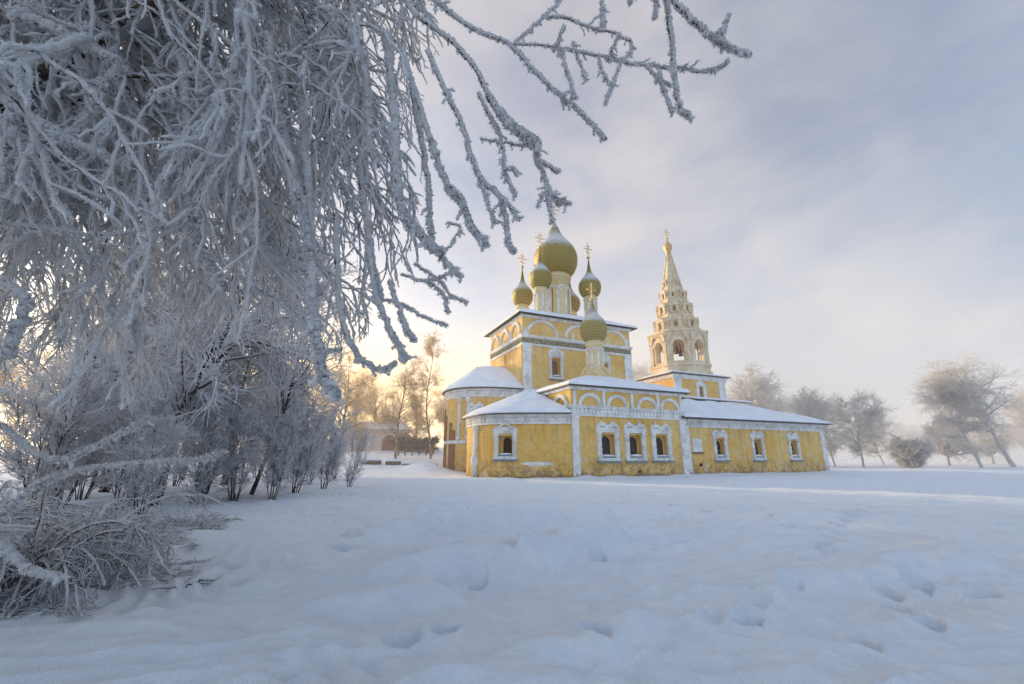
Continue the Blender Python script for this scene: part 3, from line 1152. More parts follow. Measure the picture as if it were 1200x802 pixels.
# --- main apse
p_ma = superell(cx0, 16.8, 6.7, 4.75, 2.5)
maw = MB().prism(p_ma, -0.6, 8.45).build('apse_wall', M['plaster'], church)
fm_ = frame_on(p_ma, (-3.4, 12.7))
cm = MB(); niche(cm, fm_, 0, 4.4, 5.9, 0.9, 0.5); cut(maw, cm)
window(fm_, 0, 4.4, 5.9, 0.9, 0.5, top=0.8)
cornice(p_ma, 7.55, 8.4, church)
apse_roof(p_ma, 8.5, 0.5, (cx0, 16.8, 11.6), (-1.9, 16.8, 11.3), church, snow=0.22, bulge=0.01)
MB().band(p_ma, [(-0.05, 2.85), (0.12, 2.85), (0.14, 3.05), (0.05, 3.2), (-0.05, 3.2)]).build('string_course', M['white'], church)
for i in (8, 10, 18, 20):
    q = p_ma[i]
    MB().lathe([(0.26, 3.2), (0.26, 3.5), (0.17, 3.6), (0.16, 7.1), (0.26, 7.2), (0.26, 7.56)], q[0], q[1], 12).build('engaged_column', M['white'], church)
for i in (13, 14, 15, 16):
    fx = frame_on(p_ma, p_ma[i])
    MB().box(fx, -0.34, 0.30, -0.1, 0.09, -0.4, 2.84).box(fx, -0.26, 0.22, -0.1, 0.12, 3.21, 6.6 - 0.8 * (i - 13)).build('brick_patch', M['brick'], church)

# --- refectory
ref = MB().prism([(11.501, 0.12), (31.0, 0.12), (31.0, 20.5), (11.501, 20.5)], -0.6, 4.85)
ref = ref.build('refectory_wall', M['plaster'], church)
SR = Fr(0, 0.12, 0, -1)
cm = MB()
for s in (15.7, 20.65, 25.9): niche(cm, SR, s, 1.62, 3.12, 1.0, 0.36)
cut(ref, cm)
for s in (15.7, 20.65, 25.9): window(SR, s, 1.62, 3.12, 1.0, 0.36, top=0.45, pane_w=0.8)
cornice([(11.92, 0.12), (31.0, 0.12), (31.0, 20.5)], 4.10, 4.82, church, 0.8)
pilaster(SR, 30.3, 31.0, -0.4, 4.1, d=0.1)
pnl = MB()
pnl.box(SR, 12.35, 13.45, -0.03, 0.07, 1.95, 3.12)
pnl.build('wall_panel', M['white'], church, bevel=0.02)
MB().box(SR, 12.25, 13.55, -0.03, 0.12, 1.83, 1.93).build('sill', M['oldwood'], church)
MB().box(SR, 12.95, 13.2, -0.03, 0.10, 0.75, 1.0).build('vent', M['dark'], church)
hip_roof((11.2, 31.75, -0.55, 21.2), 4.92, ((11.3, 6.6, 7.5), (27.6, 6.6, 7.3)), church, snow=0.26, n=30)


# --- domes
def onion(R, z0, zmid, zsh, ztip, neck):
    """profile of an onion dome: neck at z0, widest R at zmid, shoulders to zsh, spire to ztip"""
    pts = [(neck, z0), (neck + (R - neck) * 0.55, z0 + (zmid - z0) * 0.22), (neck + (R - neck) * 0.90, z0 + (zmid - z0) * 0.60), (R, zmid),
           (R * 0.965, zmid + R * 0.28), (R * 0.85, zmid + R * 0.55), (R * 0.66, zmid + R * 0.82), (R * 0.45, zmid + R * 1.08),
           (R * 0.30, zmid + R * 1.34), (R * 0.20, zmid + R * 1.60)]
    zt = pts[-1][1]
    for k in range(1, 6):
        t = k / 5
        pts.append((R * 0.20 * (1 - t) ** 1.25 + 0.055 * t, zt + (ztip - zt) * t))
    # smooth the profile
    pr_ = []
    n = len(pts)
    for i in range(n - 1):
        p0, p1, p2, p3 = pts[max(i - 1, 0)], pts[i], pts[i + 1], pts[min(i + 2, n - 1)]
        for k in range(4):
            t = k / 4
            q = []
            for a, b, c, d in zip(p0, p1, p2, p3):
                q.append(0.5 * (2 * b + (c - a) * t + (2 * a - 5 * b + 4 * c - d) * t * t + (3 * b - a - 3 * c + d) * t ** 3))
            pr_.append((max(q[0], 0.04), q[1]))
    pr_.append(pts[-1])
    return pr_


def cross_mesh(z, h, fr):
    c = MB()
    th = 0.022 + h * 0.007
    wv = h * 0.27
    c.lathe([(0.03, z - 0.02), (h * .085, z + h * .04), (h * .11, z + h * .09), (h * .085, z + h * .14), (0.03, z + h * .18)], 0, 0, 12)
    c.box(fr, -th, th, -th, th, z + h * .17, z + h)
    c.box(fr, -wv, wv, -th * .9, th * .9, z + h * .62, z + h * .62 + 2 * th)
    c.box(fr, -wv * .5, wv * .5, -th * .9, th * .9, z + h * .80, z + h * .80 + 2 * th)
    a, b = z + h * .42, z + h * .36
    c.extr(fr, [(-wv * .6, a), (wv * .6, b), (wv * .6, b + 2 * th), (-wv * .6, a + 2 * th)], -th * .9, th * .9)
    c.arc(fr, 0, z + h * .63, h * .10, h * .10 + th, -th * .5, th * .5, 0, math.pi, 8)
    c.arc(fr, 0, z + h * .63, h * .10, h * .10 + th, -th * .5, th * .5, math.pi, 2 * math.pi, 8)
    for sx in (-wv, wv):
        c.box(fr, sx - th * 1.3, sx + th * 1.3, -th, th, z + h * .60, z + h * .64 + 2.4 * th)
    c.box(fr, -th * 1.5, th * 1.5, -th, th, z + h * .98, z + h * 1.03)
    return c


def dome(a, b, zbase, zdrum, R, rd, ztip, hcross, parent=church, zmid=None, arcs=8, mat=None, collar=None):
    d = empty('dome', (a, b, 0), 0, parent)
    neck = rd * 0.98
    zm = zmid if zmid else zdrum + R * 0.78
    zs = zm + R * 0.95
    MB().lathe(onion(R, zdrum, zm, zs, ztip, neck), 0, 0, 40).build('cupola', mat or M['dome'], d)
    dr = MB().lathe([(rd * 1.12, zbase), (rd * 1.12, zbase + 0.25), (rd, zbase + 0.3), (rd, zdrum - 0.55), (rd * 1.1, zdrum - 0.5), (rd * 1.14, zdrum - 0.3), (rd * 1.02, zdrum - 0.25), (rd * 1.02, zdrum + 0.05)], 0, 0, 28)
    dr.build('drum', M['drum'], d)
    ar = MB()
    zt = zdrum - 0.7 if collar is None else collar
    seg = 2 * math.pi / arcs
    hw = rd * math.sin(seg / 2)
    for i in range(arcs):
        an = i * seg + 0.2
        fr = Fr(rd * math.cos(an) * math.cos(seg / 2), rd * math.sin(an) * math.cos(seg / 2), math.cos(an), math.sin(an))
        zspr = zt - hw * 1.05
        ar.arc(fr, 0, zspr, hw * 0.66, hw * 0.98, 0.0, 0.12 + rd * 0.02, n=8)
        bn = an + seg / 2
        ar.lathe([(0.09 + rd * .03, zbase + 0.3), (0.09 + rd * .03, zspr)], rd * math.cos(bn), rd * math.sin(bn), 8)
    ar.build('arcade', M['white'], d)
    if rd > 1.2:
        wm = MB()
        for i in range(0, arcs):
            an = i * seg + 0.2
            fr = Fr(rd * math.cos(an) * math.cos(seg / 2), rd * math.sin(an) * math.cos(seg / 2), math.cos(an), math.sin(an))
            wm.arched(fr, -hw * .34, hw * .34, zbase + 0.8, zt - hw * 1.25, -0.02, 0.075)
        wm.build('slit_window', M['shutter'], d)
    X = Fr(0, 0, 0, -1)
    cross_mesh(ztip - 0.05, hcross, X).build('cross', M['gold'], d)
    return d


dome(8.9, 17, 17.6, 24.6, 2.95, 1.78, 33.0, 2.9, zmid=27.0, arcs=10, collar=22.9)
dome(5.2, 14.4, 17.2, 21.4, 1.42, 0.80, 26.8, 2.3, zmid=22.75)
dome(5.2, 19.6, 17.2, 20.9, 1.42, 0.80, 26.3, 2.3, zmid=22.25)
dome(12.4, 14.4, 17.2, 21.4, 1.45, 0.80, 26.8, 2.3, zmid=22.75)
dome(12.6, 19.6, 17.2, 21.0, 1.42, 0.80, 26.3, 2.3, zmid=22.3)
cd = dome(7.0, 6.4, 9.0, 12.9, 1.40, 0.82, 17.4, 1.9, zmid=14.25)
# kokoshnik pedestal of the chapel dome
pd = MB()
for k, an in enumerate((-math.pi / 2, math.pi, 0, math.pi / 2)):
    fr = Fr(1.0 * math.cos(an), 1.0 * math.sin(an), math.cos(an), math.sin(an))
    pd.arched(fr, -0.95, 0.95, 8.75, 9.35, -0.6, 0.0, sq=0.9)
    pd.arc(fr, 0, 9.35, 0.6, 0.95, 0.0, 0.1, sq=0.9)
pd.build('pedestal', M['drum'], cd)

# ------------------------------------------------------------------ bell tower
tower = empty('bell_tower', CH_LOC, CH_ROT)
tag(tower, 'tall octagonal bell tower with a white tented spire behind the low refectory', 'bell tower')
TC = (27.9, 15.7)
bx0, bx1, by0, by1 = 22.5, 31.4, 11.75, 19.6
SB = Fr(0, by0, 0, -1)
EB = Fr(bx0, 0, -1, 0)
bt = MB().prism([(bx0, by0), (bx1, by0), (bx1, by1), (bx0, by1)], 4.0, 11.75).build('base_tier', M['plaster'], tower)
cm = MB(); cm.box(SB, 26.65, 27.35, -0.5, 0.5, 8.9, 10.3); cut(bt, cm)
wd = empty('window', parent=tower)
fmx = MB()
for sg in (-1, 1):
    a, b = sorted((27 + sg * 0.36, 27 + sg * 0.85)); fmx.box(SB, a, b, -.02, .1, 8.6, 10.4)
fmx.box(SB, 26.1, 27.9, -.02, .15, 10.4, 10.65)
fmx.extr(SB, [(26.2, 10.65), (27.8, 10.65), (27.5, 11.0), (27, 11.15), (26.5, 11.0)], -.02, .1)
fmx.box(SB, 26.1, 27.9, -.02, .15, 8.35, 8.6)
fmx.build('frame', M['white'], wd)
MB().arched(SB, 26.7, 27.3, 8.9, 9.9, -0.48, -0.42).build('pane', M['glass'], wd)
for s0, s1 in ((bx0, bx0 + 1.15), (bx1 - 1.15, bx1)): pilaster(SB, s0, s1, 7.0, 11.2, 0.12, tower)
MB().band([(bx0, by1), (bx0, by0), (bx1, by0), (bx1, by1)], [(-.05, 11.2), (.13, 11.2), (.2, 11.4), (.28, 11.6), (.28, 11.74), (-.05, 11.74)]).build('cornice', M['white'], tower)
hip_roof((bx0 - .6, bx1 + .6, by0 - .6, by1 + .6), 11.85, ((26.3, 15.7, 13.2), (28.5, 15.7, 13.2)), tower, snow=.12)
# pent roof at the foot of the base tier
pv = [(21.4, 7.9, 8.1), (31.2, 7.9, 8.05), (31.2, 12.0, 8.75), (21.4, 12.0, 8.85)]
roof(pv, [(0, 1, 2, 3)], [3, 0, 1, 2], 'pent_roof', tower, 0.12, 0.14)
MB().prism([(22.0, 8.5), (30.6, 8.5), (30.6, 11.74), (22.0, 11.74)], 5.0, 7.85).build('annex_wall', M['white'], tower)

RO = 4.05
oct_ = lambda r, ph=rad(22.5): [(TC[0] + r * math.cos(ph + i * math.pi / 4), TC[1] + r * math.sin(ph + i * math.pi / 4)) for i in range(8)]
ap8 = RO * math.cos(math.pi / 8)
side8 = 2 * RO * math.sin(math.pi / 8)
lower = MB().lathe([(RO * 1.06, 12.0), (RO * 1.06, 12.5), (RO, 12.6), (RO, 13.2), (RO * 1.06, 13.35), (RO * 1.06, 13.6)], TC[0], TC[1], 8, False, rad(22.5)).build('octagon_base', M['tower'], tower)
bel = MB().prism(oct_(RO * .97), 13.602, 18.2).build('belfry', M['tower'], tower)
hollow = MB().prism(oct_(RO * .97 - 0.9), 13.95, 17.5)
cut(bel, hollow)
cm = MB()
frs = []
for i in range(8):
    an = i * math.pi / 4
    rr = RO * .97 * math.cos(math.pi / 8)
    fr = Fr(TC[0] + rr * math.cos(an), TC[1] + rr * math.sin(an), math.cos(an), math.sin(an))
    frs.append(fr)
for i in range(0, 8):
    # two crossing through-cuts would overlap in the hollow, so cut each wall by itself
    c1 = MB().arched(frs[i], -0.72, 0.72, 14.0, 16.15, -1.2, 0.5)
    cut(bel, c1)
for i in range(8):
    fr = frs[i]
    sg = MB()
    sg.arc(fr, 0, 16.15, 0.75, 1.08, -0.02, 0.12, n=14)
    sg.build('arch_surround', M['tower'], tower)
    MB().arc(fr, 0, 16.75, 1.05, 1.45, -0.02, 0.24, n=14, sq=1.2).build('kokoshnik', M['tower'], tower)
    hwq = side8 * .97 / 2
    for s0 in (-hwq + .02, hwq - .42):
        pl = MB()
        pl.box(fr, s0, s0 + .40, -.02, .14, 13.603, 16.6)
        pl.box(fr, s0 - .03, s0 + .43, -.02, .2, 16.3, 16.5)
        pl.build('pilaster', M['tower'], tower)
# bells
for i, (dx, dy, r) in enumerate(((-.9, -.6, .42), (.7, .3, .36))):
    MB().lathe([(r, 15.5), (r * .8, 15.65), (r * .6, 15.95), (r * .5, 16.3), (r * .2, 16.45), (.05, 17.7)], TC[0] + dx, TC[1] + dy, 16).build('bell', M['iron'], tower)
MB().band(oct_(RO * .97)[::-1] and oct_(RO * .97), [(-.05, 17.6), (.1, 17.6), (.22, 17.85), (.4, 18.05), (.4, 18.2), (-.05, 18.2)], True).build('cornice', M['tower'], tower)
# tent
tz0, tz1 = 18.2, 31.2


def trad(z):
    t = (z - tz0) / (tz1 - tz0)
    return 3.1 * (1 - t) ** 1.12 + 0.30 * t + 0.05


tent_prof = [(RO * .92, 18.2), (RO * .84, 18.5)] + [(trad(z), z) for z in np.linspace(18.8, 31.2, 14)]
MB().lathe(tent_prof, TC[0], TC[1], 8, False, rad(22.5)).build('tent_spire', M['tower'], tower)
rib = MB()
for i in range(8):
    an = rad(22.5) + i * math.pi / 4
    rib.tube([(TC[0] + trad(z) * math.cos(an), TC[1] + trad(z) * math.sin(an), z) for z in np.linspace(18.8, 31.0, 12)], 0.11, 6)
rib.build('spire_rib', M['tower'], tower)
# dormers in tiers
for tier, (z, hw, hh) in enumerate(((18.7, .72, 1.9), (21.2, .62, 1.7), (23.6, .46, 1.35), (25.7, .32, 1.0))):
    for i in range(8):
        if tier == 3 and i % 2:
            continue
        an = i * math.pi / 4
        rr = trad(z) * math.cos(math.pi / 8)
        fr = Fr(TC[0] + rr * math.cos(an), TC[1] + rr * math.sin(an), math.cos(an), math.sin(an))
        dd = .22 if tier < 2 else .17
        dmr = MB()
        dmr.box(fr, -hw, -hw * .45, -.7, dd, z, z + hh * .62)
        dmr.box(fr, hw * .45, hw, -.7, dd, z, z + hh * .62)
        dmr.box(fr, -hw * .45, hw * .45, -.7, dd * .35, z, z + hh * .62)
        dmr.extr(fr, [(-hw * 1.15, z + hh * .62), (hw * 1.15, z + hh * .62), (hw * .7, z + hh * .85), (0, z + hh * 1.1), (-hw * .7, z + hh * .85)], -.9, dd + .08)
        dob = dmr.build('dormer', M['tower'], tower)
        MB().arched(fr, -hw * .30, hw * .30, z + hh * .16, z + hh * .42, dd * .35 - .02, dd * .35 + .02).build('opening', M['brick'], dob)
fin = MB().lathe([(.36, 31.0), (.36, 31.5), (.30, 31.55), (.45, 31.75), (.62, 32.15), (.66, 32.4), (.55, 32.75), (.28, 33.05), (.12, 33.4), (.05, 33.8)], TC[0], TC[1], 20)
fin.build('finial_cupola', M['gold'], tower)
cr = cross_mesh(33.7, 1.9, Fr(0, 0, 0, -1)).build('cross', M['gold'], tower, loc=(TC[0], TC[1], 0))

# ------------------------------------------------------------------ branches, twigs and frost
def nrm(a):
    return a / np.maximum(np.linalg.norm(a, axis=-1, keepdims=True), 1e-9)


def grow(rng, start, d, length, K, jit=0.15, grav=0.0, up=0.0):
    """curves of K points that wander, sag under gravity or reach up"""
    N = len(start)
    d = nrm(np.array(d, float))
    step = (np.broadcast_to(length, (N,)) / (K - 1))[:, None]
    P = [np.array(start, float)]
    g = np.broadcast_to(np.asarray(grav, float), (N,))[:, None] * np.array([0, 0, -1.0]) + np.broadcast_to(np.asarray(up, float), (N,))[:, None] * np.array([0, 0, 1.0])
    for k in range(K - 1):
        d = nrm(d + rng.normal(0, jit, (N, 3)) + g)
        P.append(P[-1] + d * step)
    return np.stack(P, 1)


def resample(P, K):
    N, k0, _ = P.shape
    x = np.linspace(0, k0 - 1, K)
    i = np.clip(np.floor(x).astype(int), 0, k0 - 2)
    t = (x - i)[None, :, None]
    p1 = P[:, i]; p2 = P[:, i + 1]
    p0 = P[:, np.maximum(i - 1, 0)]; p3 = P[:, np.minimum(i + 2, k0 - 1)]
    return 0.5 * (2 * p1 + (p2 - p0) * t + (2 * p0 - 5 * p1 + 4 * p2 - p3) * t ** 2 + (3 * p1 - p0 - 3 * p2 + p3) * t ** 3)


def sprout(rng, P, n, t0, t1, spread=(0.5, 1.1), flat=None):
    """n side shoots per parent: start points, directions, parent index, position along it"""
    N, K, _ = P.shape
    t = rng.uniform(t0, t1, (N, n)) if n > 3 else (np.linspace(t0, t1, n)[None] + rng.uniform(-.04, .04, (N, n)))
    t = np.clip(t, 0, 0.999)
    x = t * (K - 1)
    i = np.floor(x).astype(int); f = (x - i)[..., None]
    idx = np.arange(N)[:, None]
    a = P[idx, i]; b = P[idx, i + 1]
    pos = (a + (b - a) * f).reshape(-1, 3)
    T = nrm(b - a).reshape(-1, 3)
    r = rng.normal(0, 1, T.shape)
    if flat is not None:
        r[:, 2] *= flat
    perp = nrm(r - (r * T).sum(-1, keepdims=True) * T)
    al = rng.uniform(*spread, (len(T), 1))
    return pos, np.cos(al) * T + np.sin(al) * perp, np.repeat(np.arange(N), n), t.reshape(-1)


def tubes(P, R, S=5, rng=None, rough=0.0, shift=0.0, shift_dir=None):
    """P (N,K,3), R (N,K) -> vertices and quads of tapering tubes with a rough crust"""
    N, K, _ = P.shape
    T = np.empty_like(P)
    T[:, 1:-1] = P[:, 2:] - P[:, :-2]
    T[:, 0] = P[:, 1] - P[:, 0]; T[:, -1] = P[:, -1] - P[:, -2]
    T = nrm(T)
    m = np.abs(T).mean(1)
    ref = np.eye(3)[np.argmin(m, 1)][:, None, :]
    U = nrm(np.cross(T, ref)); W = np.cross(T, U)
    th = np.linspace(0, 2 * np.pi, S, endpoint=False)
    ring = U[:, :, None] * np.cos(th)[None, None, :, None] + W[:, :, None] * np.sin(th)[None, None, :, None]
    Rr = np.broadcast_to(R[:, :, None], (N, K, S))
    if rough:
        kc = max(2, K // 4)
        c = rng.normal(0, 1, (N, kc + 1, S))
        x = np.linspace(0, kc - 1e-6, K); i = x.astype(int); f = (x - i)[None, :, None]
        low = c[:, i] * (1 - f) + c[:, i + 1] * f
        fine = rng.normal(0, 1, (N, K, S))
        Rr = Rr * np.clip(1 + rough * (0.8 * low + 0.75 * fine), 0.25, 2.2)
    C = P
    if shift:
        sd = nrm(shift_dir[None, None] - (T * shift_dir).sum(-1, keepdims=True) * T)
        C = P + sd * (R * shift)[..., None]
    V = (C[:, :, None] + ring * Rr[..., None]).reshape(-1, 3)
    b = (np.arange(N) * K * S)[:, None, None]
    k = (np.arange(K - 1) * S)[None, :, None]
    s = np.arange(S)[None, None]; s2 = (s + 1) % S
    Q = np.stack([b + k + s, b + k + s2, b + k + S + s2, b + k + S + s], -1).reshape(-1, 4)
    return V, Q


def needles(P, R, rng, per=2.2, l0=.005, l1=.016, w=.0026):
    """feathery frost crystals standing off the crust"""
    N, K, _ = P.shape
    n = int(N * K * per)
    a = rng.randint(0, N, n); k = rng.randint(0, K - 1, n); f = rng.rand(n, 1)
    c = P[a, k] * (1 - f) + P[a, k + 1] * f
    T = nrm(P[a, k + 1] - P[a, k])
    q = rng.normal(0, 1, (n, 3)) + WIND * .7
    q = nrm(q - (q * T).sum(-1, keepdims=True) * T)
    rr = R[a, k][:, None]
    c = c + q * rr * .75 + nrm(WIND) * rr * .3
    d = nrm(q + T * rng.normal(0, .45, (n, 1)))
    l = rng.uniform(l0, l1, (n, 1)) + rr * .25
    sdir = nrm(np.cross(d, rng.normal(0, 1, (n, 3))))
    V = np.stack([c - sdir * w, c + sdir * w, c + d * l + sdir * w * .35, c + d * l - sdir * w * .35], 1).reshape(-1, 3)
    return V, np.arange(n * 4).reshape(-1, 4)


class Acc:
    def __init__(self):
        self.V, self.Q, self.n = [], [], 0

    def add(self, VQ):
        V, Q = VQ
        if len(V):
            self.V.append(V); self.Q.append(Q + self.n); self.n += len(V)

    def build(self, name, mat, parent, smooth=True):
        return np_mesh(name, np.concatenate(self.V), np.concatenate(self.Q), mat, parent, smooth)


def taper(N, K, r0, r1, p=1.0, tip=True):
    t = np.linspace(0, 1, K)[None]
    r0 = np.broadcast_to(np.asarray(r0, float), (N,))[:, None]
    r1 = np.broadcast_to(np.asarray(r1, float), (N,))[:, None]
    R = r0 + (r1 - r0) * t ** p
    if tip:
        R = R.copy()
        R[:, -1] *= 0.12
        if K > 8:
            R[:, -2] *= 0.75
    return R


WIND = np.array([0.55, 0.15, 0.80])   # the side the frost has grown on


# ---------------------------------------------------------------- near overhanging tree
def u_limit(v):
    return np.interp(v, [-400, -40, 0, 60, 110, 170, 260, 330, 380, 430, 480, 560, 640, 760], [900, 640, 545, 520, 500, 505, 490, 500, 455, 395, 350, 250, 130, 90])


def keep(P, slack=0.0, need=0.97, fade=None, rng=None):
    u, v, dep = project(P)
    ok = (u < u_limit(v) + slack) & (dep > 0.5)
    ok &= v < np.interp(u, [-200, 0, 150, 300, 420, 500], [560, 540, 490, 430, 430, 430])
    good = ok.mean(1) >= need
    return good


def near_tree():
    rng = np.random.RandomState(5)
    base = np.array([-5.4, 2.6, 0.0]); base[2] = gz(base[0], base[1])
    root = empty('frosted_tree', base)
    tag(root, 'large near tree thick with hoar frost, branches hanging over the upper left', 'tree')
    wood, frost = Acc(), Acc()
    o = base
    # trunk and main limbs, standing just beyond the left edge of the view
    trunk = np.array([[base - [0, 0, .4], base + [.05, 0, 1.2], base + [.0, .1, 2.6], base + [.15, .2, 4.2], base + [.35, .3, 6.2], base + [.8, .4, 8.5]]])
    tk = Acc()
    tk.add(tubes(resample(trunk, 40) - o, taper(1, 40, .24, .06), 14, rng, .07))
    limbs_end = np.array([[-.8, 2.4, 6.0], [.9, 1.9, 5.6], [-2.0, 4.2, 5.8], [-.4, 3.4, 6.8], [-3.0, 3.6, 4.6], [-1.6, 2.0, 4.4], [-3.6, 5.0, 5.2]])
    limbs = []
    for i, e in enumerate(limbs_end):
        st = resample(trunk, 40)[0, 12 + i * 3]
        mid = (st + e) / 2 + np.array([0, 0, .7])
        limbs.append(np.array([st, st * .6 + mid * .4 + [0, 0, .15], mid, e * .6 + mid * .4 + [0, 0, .1], e]))
    limbs = np.array(limbs)
    tk.add(tubes(resample(limbs, 40) - o, taper(len(limbs), 40, .085, .02), 9, rng, .10))
    frost.add(tubes(resample(limbs, 90) - o, taper(len(limbs), 90, .095, .035), 9, rng, .16, .35, WIND))
    tk.build('trunk', M['bark'], root)

    def crust(P, r0, r1, core0, core1, step=0.009, S=8, rough=.20, show=.55, nd=0):
        """a dark shoot with its one-sided crust of frost"""
        if not len(P): return
        L = np.linalg.norm(np.diff(P, axis=1), axis=-1).sum(1)
        K = int(np.clip(np.median(L) / step, 8, 400))
        Pr = resample(P, K)
        Pr = Pr + rng.normal(0, 0.0012, Pr.shape)
        Rt = taper(len(P), K, r0, r1, .9)
        frost.add(tubes(Pr - o, Rt, S, rng, rough, show, WIND))
        if nd: frost.add(needles(Pr - o, Rt, rng, nd))
        Kc = max(6, K // 3)
        wood.add(tubes(resample(P, Kc) - o, taper(len(P), Kc, core0, core1), 5, rng, .05))

    # boughs seen against the sky on the right: px control points, distance at both ends, crust width in px at both ends
    hand = [
        ([(470, -60), (500, -10), (519, 8), (552, 34), (601, 56), (639, 98), (665, 120), (690, 143), (708, 164)], 2.3, 2.1, 10, 9),
        ([(601, 52), (640, 54), (700, 66), (740, 75), (780, 80), (820, 84), (842, 80), (853, 72)], 2.2, 1.9, 6, 8),
        ([(603, 52), (630, 26), (655, 2), (672, -30)], 2.2, 2.3, 6, 6),
        ([(640, 22), (657, 20), (695, 34), (729, 43), (741, 58), (727, 74)], 2.2, 2.05, 7, 5),
        ([(776, -40), (781, 4), (785, 45), (789, 90), (794, 122), (800, 134), (810, 139)], 1.9, 1.9, 13, 8),
        ([(770, -40), (794, 8), (830, 41), (850, 55), (879, 66)], 1.8, 1.75, 15, 13),
        ([(843, 43), (849, 32), (854, 17)], 1.78, 1.75, 8, 9),
        ([(700, -30), (705, 10), (706, 32)], 1.9, 1.9, 9, 8),
        ([(768, -20), (768, 6), (766, 22)], 1.9, 1.9, 8, 9),
        ([(735, -20), (737, -4), (738, 4)], 1.9, 1.9, 8, 9),
        ([(654, 58), (660, 72), (668, 98), (673, 116)], 2.15, 2.1, 6, 8),
        ([(671, 50), (676, 66), (686, 97)], 2.1, 2.1, 5, 5),
        ([(701, 68), (705, 84), (715, 101)], 2.1, 2.05, 5, 6),
        ([(727, 75), (720, 94), (708, 124)], 2.05, 2.05, 5, 6),
        ([(757, 78), (770, 92), (786, 102)], 2.0, 2.0, 6, 8),
        ([(772, 84), (777, 104), (787, 133)], 2.0, 2.0, 5, 9),
        ([(722, 72), (716, 62), (726, 40)], 2.1, 2.0, 5, 6),
        ([(648, 60), (655, 45), (662, 32)], 2.15, 2.1, 5, 5),
        ([(440, -60), (480, 10), (525, 45), (552, 75), (579, 124), (600, 152), (622, 166), (629, 176), (627, 186), (636, 205), (644, 228), (655, 236), (668, 240)], 2.2, 2.0, 13, 7),
        ([(570, 112), (590, 140), (610, 160), (628, 172)], 2.0, 2.0, 13, 26),
        ([(643, 226), (643, 240), (646, 262)], 2.0, 2.0, 5, 7),
        ([(642, 224), (634, 232), (630, 244)], 2.0, 2.0, 5, 5),
        ([(631, 187), (640, 194), (655, 203)], 2.0, 2.0, 6, 9),
        ([(627, 172), (600, 170), (562, 163)], 2.0, 2.15, 5, 4),
        ([(560, 110), (575, 140), (586, 162), (590, 196), (596, 214), (604, 229)], 2.1, 2.0, 8, 7),
        ([(590, 200), (600, 198), (606, 208)], 2.0, 2.0, 7, 7),
        ([(500, 60), (520, 105), (540, 145), (552, 187), (567, 214), (583, 228), (590, 246), (593, 281), (602, 297)], 2.2, 2.0, 10, 10),
        ([(578, 225), (595, 240), (607, 259)], 2.0, 2.0, 7, 8),
        ([(556, 195), (566, 222), (573, 246), (580, 262)], 2.1, 2.05, 6, 7),
        ([(470, 60), (495, 140), (512, 190), (525, 222), (540, 242), (552, 268), (568, 287)], 2.3, 2.1, 11, 13),
        ([(522, 215), (535, 225), (545, 240)], 2.2, 2.1, 5, 6),
        ([(450, 40), (458, 110), (462, 190), (470, 250), (492, 278), (516, 300)], 2.3, 2.1, 20, 14),
        ([(516, 300), (530, 285), (538, 266), (524, 262)], 2.1, 2.15, 4, 4),
        ([(470, 250), (490, 270), (520, 307), (540, 326)], 2.2, 2.1, 12, 9),
        ([(480, 100), (492, 160), (500, 220), (503, 262), (506, 290)], 2.4, 2.3, 12, 9),
        ([(485, 310), (510, 325), (530, 348), (548, 355)], 2.5, 2.4, 5, 5),
        ([(470, 322), (500, 330), (524, 322), (534, 318)], 2.5, 2.4, 5, 6),
        ([(500, 330), (518, 345), (524, 368)], 2.45, 2.4, 5, 7),
        ([(440, 350), (470, 358), (500, 374), (524, 382)], 2.6, 2.5, 5, 6),
        ([(352, 120), (358, 220), (364, 350), (372, 420), (380, 450), (392, 466)], 2.3, 2.1, 16, 17),
        ([(392, 250), (394, 317), (398, 374), (412, 408), (432, 430), (450, 434), (463, 426)], 2.4, 2.3, 12, 8),
        ([(400, 410), (372, 415), (350, 412), (330, 405)], 2.35, 2.5, 8, 6),
        ([(430, 290), (440, 350), (455, 385), (465, 405), (478, 422)], 2.4, 2.3, 10, 9),
        ([(455, 330), (466, 362), (474, 385), (484, 400)], 2.4, 2.35, 8, 12),
        ([(462, 395), (468, 410), (470, 424)], 2.35, 2.3, 6, 8),
        ([(420, 200), (428, 260), (436, 310), (446, 350)], 2.5, 2.4, 12, 9),
        ([(0, 118), (45, 145), (85, 168), (125, 184)], 1.7, 1.8, 22, 14),
        ([(-20, 5), (50, 30), (100, 55), (140, 76)], 1.9, 1.9, 20, 18),
        ([(140, 76), (110, 110), (100, 140), (85, 160)], 1.9, 1.9, 10, 5),
        ([(0, 262), (60, 270), (120, 276), (180, 268)], 2.0, 2.1, 10, 6),
        ([(0, 330), (28, 355), (14, 390), (4, 420)], 1.8, 1.8, 16, 18),
        ([(205, 30), (215, 110), (218, 190), (222, 260), (235, 300), (262, 340)], 2.3, 2.2, 20, 16),
        ([(225, 180), (255, 160), (285, 145), (312, 130)], 2.3, 2.2, 10, 8),
        ([(312, 40), (322, 120), (338, 190), (352, 250), (360, 300)], 2.2, 2.2, 15, 17),
        ([(395, 20), (418, 60), (428, 110), (430, 160), (440, 195)], 2.3, 2.2, 22, 14),
        ([(0, 500), (60, 540), (120, 520), (175, 490)], 3.0, 3.2, 10, 8),
        ([(0, 605), (60, 560), (150, 545), (230, 540), (262, 530)], 3.2, 3.6, 11, 7),
        ([(0, 640), (30, 668), (70, 678)], 2.8, 2.7, 14, 9),
    ]
    allh = []
